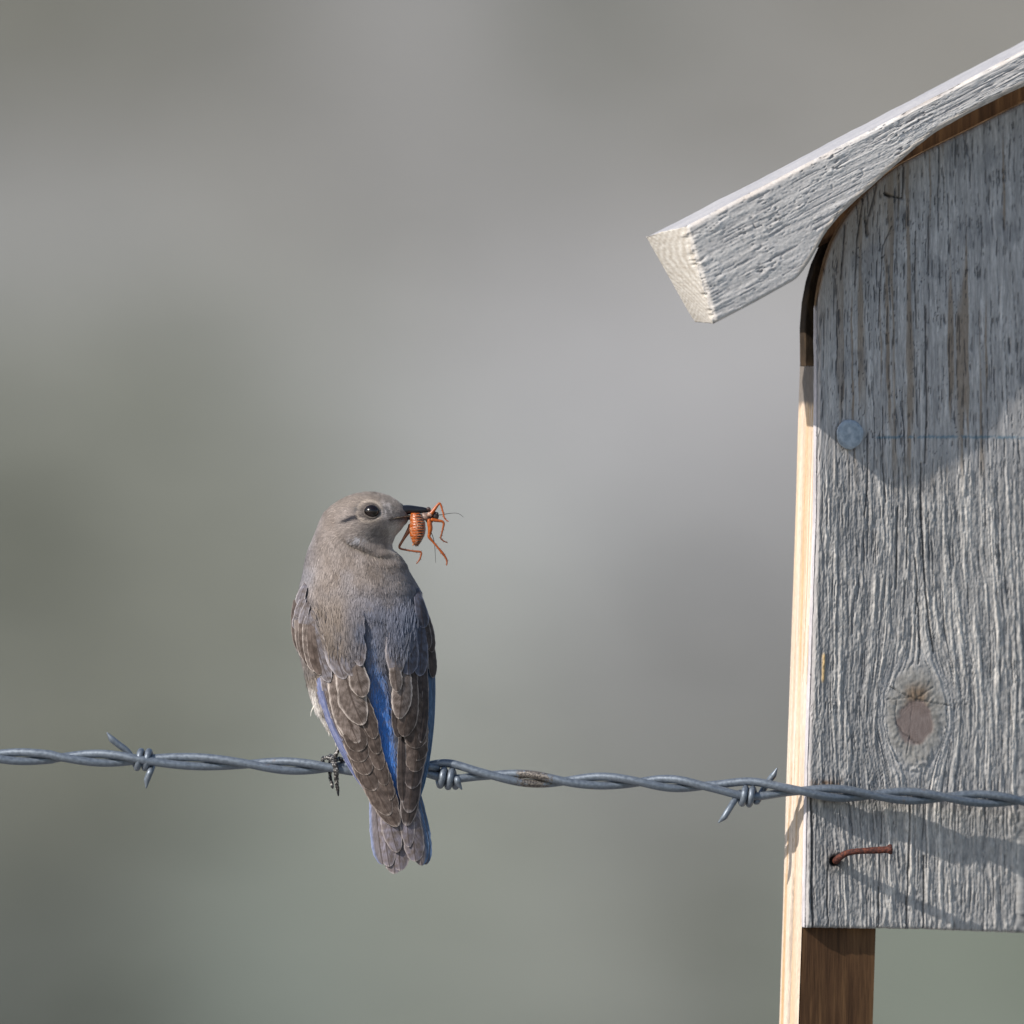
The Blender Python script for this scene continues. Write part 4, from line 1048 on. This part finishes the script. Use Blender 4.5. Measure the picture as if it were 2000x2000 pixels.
# legs and toes
M_scale, nt_, b_ = mat('scaly_leg', (0.05, 0.045, 0.04), 0.35)
f_ = noise(nt_, 1100, 3)
nt_.links.new(ramp(nt_, f_, [(0.42, (0.012, 0.012, 0.014)), (0.54, (0.07, 0.063, 0.058)), (0.66, (0.50, 0.48, 0.45))]), b_.inputs['Base Color'])
bump(nt_, b_, f_, 0.35, 0.0004)
def toe(pts, r0, r1, n=44, scutes=10):
    P = smooth_path(np.array(pts, float), n); t = np.linspace(0, 1, n)
    r = 0.86 * (r0 + (r1 - r0) * t) * (1 + 0.11 * np.sin(t * scutes * 2 * np.pi))
    return tube(P, r, 12, (0.8, 1.0))
def foot(x, y, dd, name_leg=True):
    o = np.array([x - 653, y - 1478, dd])
    q = lambda L: [tuple(np.array(p) + o) for p in L]
    leg = tube(smooth_path(np.array(q([(678, 1432, -6), (665, 1455, -4), (657, 1471, -6), (652, 1484, -12)])), 26), np.r_[np.full(13, 4.0), np.linspace(4.0, 5.4, 13)], 12)
    v, f = leg; mesh_obj('leg', px(v), f, M_scale, bird, True)
    for pts, r0, r1, s in (([(652, 1486, -16), (656, 1498, -22), (657, 1516, -20), (658, 1532, -14), (660, 1544, -10)], 7.0, 4.2, 7),      # hind toe over the front of the wire
                           ([(650, 1484, -10), (640, 1480, -4), (631, 1482, 8), (630, 1496, 18), (632, 1506, 20)], 5.0, 4.4, 5),
                           ([(652, 1482, -8), (646, 1477, 2), (645, 1480, 16), (644, 1500, 24), (645, 1520, 18), (648, 1530, 10), (649, 1537, 4)], 5.2, 3.8, 7),
                           ([(656, 1484, -8), (664, 1482, 2), (668, 1487, 16), (668, 1500, 24)], 5.0, 4.6, 5)):
        v, f = toe(q(pts), r0, r1, scutes=s); mesh_obj('toe', px(v), f, M_scale, bird, True)
    for pts in ([(660, 1543, -10), (660.5, 1549, -11), (661, 1554, -8)], [(649, 1536, 4), (650, 1540, 2)]):
        v, f = tube(smooth_path(np.array(q(pts)), 8), np.linspace(3.2, 1.4, 8), 8); mesh_obj('claw', px(v), f, M_black, bird, True)
foot(653, 1478, 0)
foot(752, 1481, 4)

# ------------------------------------------------------------------ cricket in the bill
def zc(x, y): return 700 + x / 8.782, 950 + y / 8.782
cric = empty('cricket', W(816, 1010, -10).tolist(), 'orange and black banded cricket held crosswise in the bluebird\'s bill', 'insect')
OR, DK, PALE = np.array((0.42, 0.09, 0.009)), np.array((0.014, 0.010, 0.012)), np.array((0.62, 0.47, 0.33))
def abdomen():
    n, ns = 220, 48; t = np.linspace(0, 1, n); a = np.linspace(0, 2 * np.pi, ns, endpoint=False)
    cx, cyy = 700 + np.interp(t, [0, 0.3, 0.6, 1], [985, 1015, 1015, 995]) / 8.782, 950 + np.interp(t, [0, 1], [455, 1015]) / 8.782
    r = np.interp(t, [0, 0.04, 0.12, 0.3, 0.5, 0.7, 0.88, 0.95, 1], [8.5, 10.5, 12.2, 14.6, 15.8, 14, 9, 6.2, 3.2])
    seg = t * 12.0; fr = seg - np.floor(seg)
    rr = r * (1 + 0.035 * np.sin(np.pi * fr))
    X = cx[:, None] + rr[:, None] * np.sin(a); Y = cyy[:, None] + 0 * a; D = -11 - rr[:, None] * 0.9 * np.cos(a)
    A = np.broadcast_to(a, X.shape); FR_ = np.broadcast_to(fr[:, None], X.shape)
    s = np.sin(A); front = np.cos(A) > -0.3
    c = mix(OR, (0.26, 0.055, 0.010), sstep(0.35, 0.9, vn(X / 2.2, Y / 1.6, 250)))
    pale = ((FR_ > 0.80)).astype(float) * (s < 0.45) * front
    c = mix(c, PALE, pale * 0.45 * sstep(0.25, 0.6, vn(X / 2.5, Y / 4, 253)))
    dark = ((FR_ > 0.30) & (FR_ < 0.80)).astype(float) * sstep(-0.15, 0.2, s + 0.25 * (vn(X / 2, Y / 2, 251) - 0.5))
    c = mix(c, DK, dark * 0.95)
    c = mix(c, (0.28, 0.19, 0.16), sstep(0.70, 0.9, s)); c = mix(c, PALE * 1.1, (vn(X / 0.9, Y / 0.9, 255) > 0.80) * front * 0.6); c = mix(c, (0.16, 0.07, 0.035), sstep(0.86, 0.97, np.broadcast_to(t[:, None], X.shape)))
    V = np.stack([X, Y, D], -1).reshape(-1, 3)
    F = [tuple(q) for q in grid_faces(n, ns, True)] + [tuple(range(ns))[::-1], tuple(range((n - 1) * ns, n * ns))]
    mesh_obj('abdomen', px(V), F, M_attr_gloss, cric, True, c.reshape(-1, 3))
    for p, q, cc in (((1035, 965), (1045, 1000), PALE), ((945, 985), (932, 1022), (0.5, 0.2, 0.08)), ((985, 1005), (992, 1035), (0.2, 0.09, 0.05)), ((1015, 1005), (1028, 1028), (0.05, 0.03, 0.03))):
        P = np.array([(*zc(*p), -12), (*zc((p[0] + q[0]) / 2, (p[1] + q[1]) / 2), -12), (*zc(*q), -12)])
        v, f = tube(P, [1.7, 1.5, 0.5], 8); mesh_obj('cercus', px(v), f, M_attr_gloss, cric, True, np.broadcast_to(cc, (len(v), 3)))
abdomen()
def blob(name, c, r, col, tilt=0.0, d=-8):
    v, f = ellipsoid((*zc(*c), d), r, 24, 16, tilt)
    n = vn(v[:, 0] / 2, v[:, 1] / 2, 252)
    mesh_obj(name, px(v), f, M_attr_gloss, cric, True, mix(np.array(col) * 0.5, np.array(col) * 1.5, n))
blob('thorax', (1150, 520), (9.5, 7.5, 8), (0.22, 0.15, 0.12), 0.5, -8)
blob('pronotum', (1215, 560), (8, 10, 8), (0.05, 0.035, 0.03), -0.3, -4)
blob('collar', (1225, 480), (5.5, 4.5, 6), (0.50, 0.32, 0.24), 0.5, -13)
blob('head', (1318, 505), (7.2, 8.5, 7.5), (0.045, 0.032, 0.03), -0.35, -7)
blob('eye', (1350, 470), (3, 3.4, 3), (0.02, 0.015, 0.015), 0, -12)
blob('eye', (1205, 385), (4.4, 3.6, 4), (0.08, 0.05, 0.045), 0.4, -11)
def limb(name, pts, r, c0=OR, c1=OR, n=60, spurs=0, d=-14):
    P = np.array([(*zc(p[0], p[1]), (p[2] if len(p) > 2 else d)) for p in pts])
    P = smooth_path(P, n); t = np.linspace(0, 1, n); rad = np.interp(t, np.linspace(0, 1, len(r)), r) * (1.15 if name == 'leg' else 1.0)
    v, f = tube(P, rad, 10); col = mix(np.array(c0), np.array(c1), np.clip(np.r_[np.repeat(t, 10), 0, 1], 0, 1))
    col = col * (0.7 + 0.5 * vn(v[:, 0] / 1.6, v[:, 1] / 1.6, 254))[:, None]
    parts = [(v, f)]; cols = [col]
    for k in range(spurs):
        tt = 0.5 + 0.5 * (k + 0.5) / spurs; i = int(tt * (n - 1)); T = P[min(i + 1, n - 1)] - P[i - 1]; T /= np.linalg.norm(T)
        Nn = np.array([-T[1], T[0], 0]) * (1 if k % 2 else -1); Q = np.array([P[i], P[i] + Nn * (rad[i] + 0.8) + T * 0.6, P[i] + Nn * (rad[i] + 1.9) + T * 1.4])
        vv, ff = tube(Q, [0.6, 0.45, 0.15], 5); parts.append((vv, ff)); cols.append(np.broadcast_to(np.array(c1) * 0.4, (len(vv), 3)))
    v, f = join(*parts); mesh_obj(name, px(v), f, M_attr_gloss, cric, True, np.vstack(cols))
OB = np.array((0.30, 0.075, 0.02)); BR = np.array((0.16, 0.06, 0.03))
limb('leg', [(1235, 480), (1280, 425), (1340, 345), (1388, 292), (1415, 320), (1435, 385), (1455, 455), (1470, 525), (1505, 575), (1548, 602)], [3.6, 3.4, 3.0, 2.3, 1.8, 1.5, 1.4, 1.5, 1.1, 0.7], OR, (0.42, 0.09, 0.02), spurs=6)
limb('leg', [(1255, 565), (1300, 578), (1380, 590), (1440, 602), (1465, 640), (1450, 720), (1432, 800), (1412, 880), (1440, 920), (1490, 950), (1530, 966)], [3.0, 3.0, 2.6, 2.2, 2.0, 1.7, 1.6, 1.6, 1.3, 1.1, 0.7], OR, BR, spurs=7)
limb('leg', [(1215, 570), (1222, 640), (1232, 720), (1222, 800), (1213, 865), (1260, 925), (1340, 1020), (1420, 1115), (1470, 1180), (1505, 1235), (1520, 1290), (1515, 1355)], [3.4, 4.4, 4.2, 3.0, 2.6, 1.9, 1.7, 1.8, 2.4, 1.8, 1.5, 0.8], OR, OB, spurs=8)
limb('leg', [(900, 660, -4), (880, 730, -4), (800, 860, -4), (740, 960, -4), (703, 1032, -4), (725, 1068, -4), (830, 1092, -4), (960, 1112, -4), (1072, 1128, -4), (1072, 1190, -4), (1045, 1262, -4), (998, 1325, -4)], [4.6, 4.4, 3.2, 2.4, 2.3, 1.8, 1.6, 1.6, 2.0, 1.6, 1.5, 0.8], BR * 1.5, OB, spurs=8)
limb('antenna', [(1368, 490), (1440, 485), (1520, 470), (1620, 458), (1700, 462), (1760, 492), (1800, 528)], [0.9, 0.7, 0.6, 0.5, 0.4, 0.4, 0.3], DK, DK)
limb('antenna', [(1225, 745, -6), (1255, 805, -6), (1290, 905, -6), (1308, 1010, -6), (1318, 1150, -6), (1326, 1310, -6)], [0.8, 0.7, 0.6, 0.5, 0.4, 0.3], DK, DK)
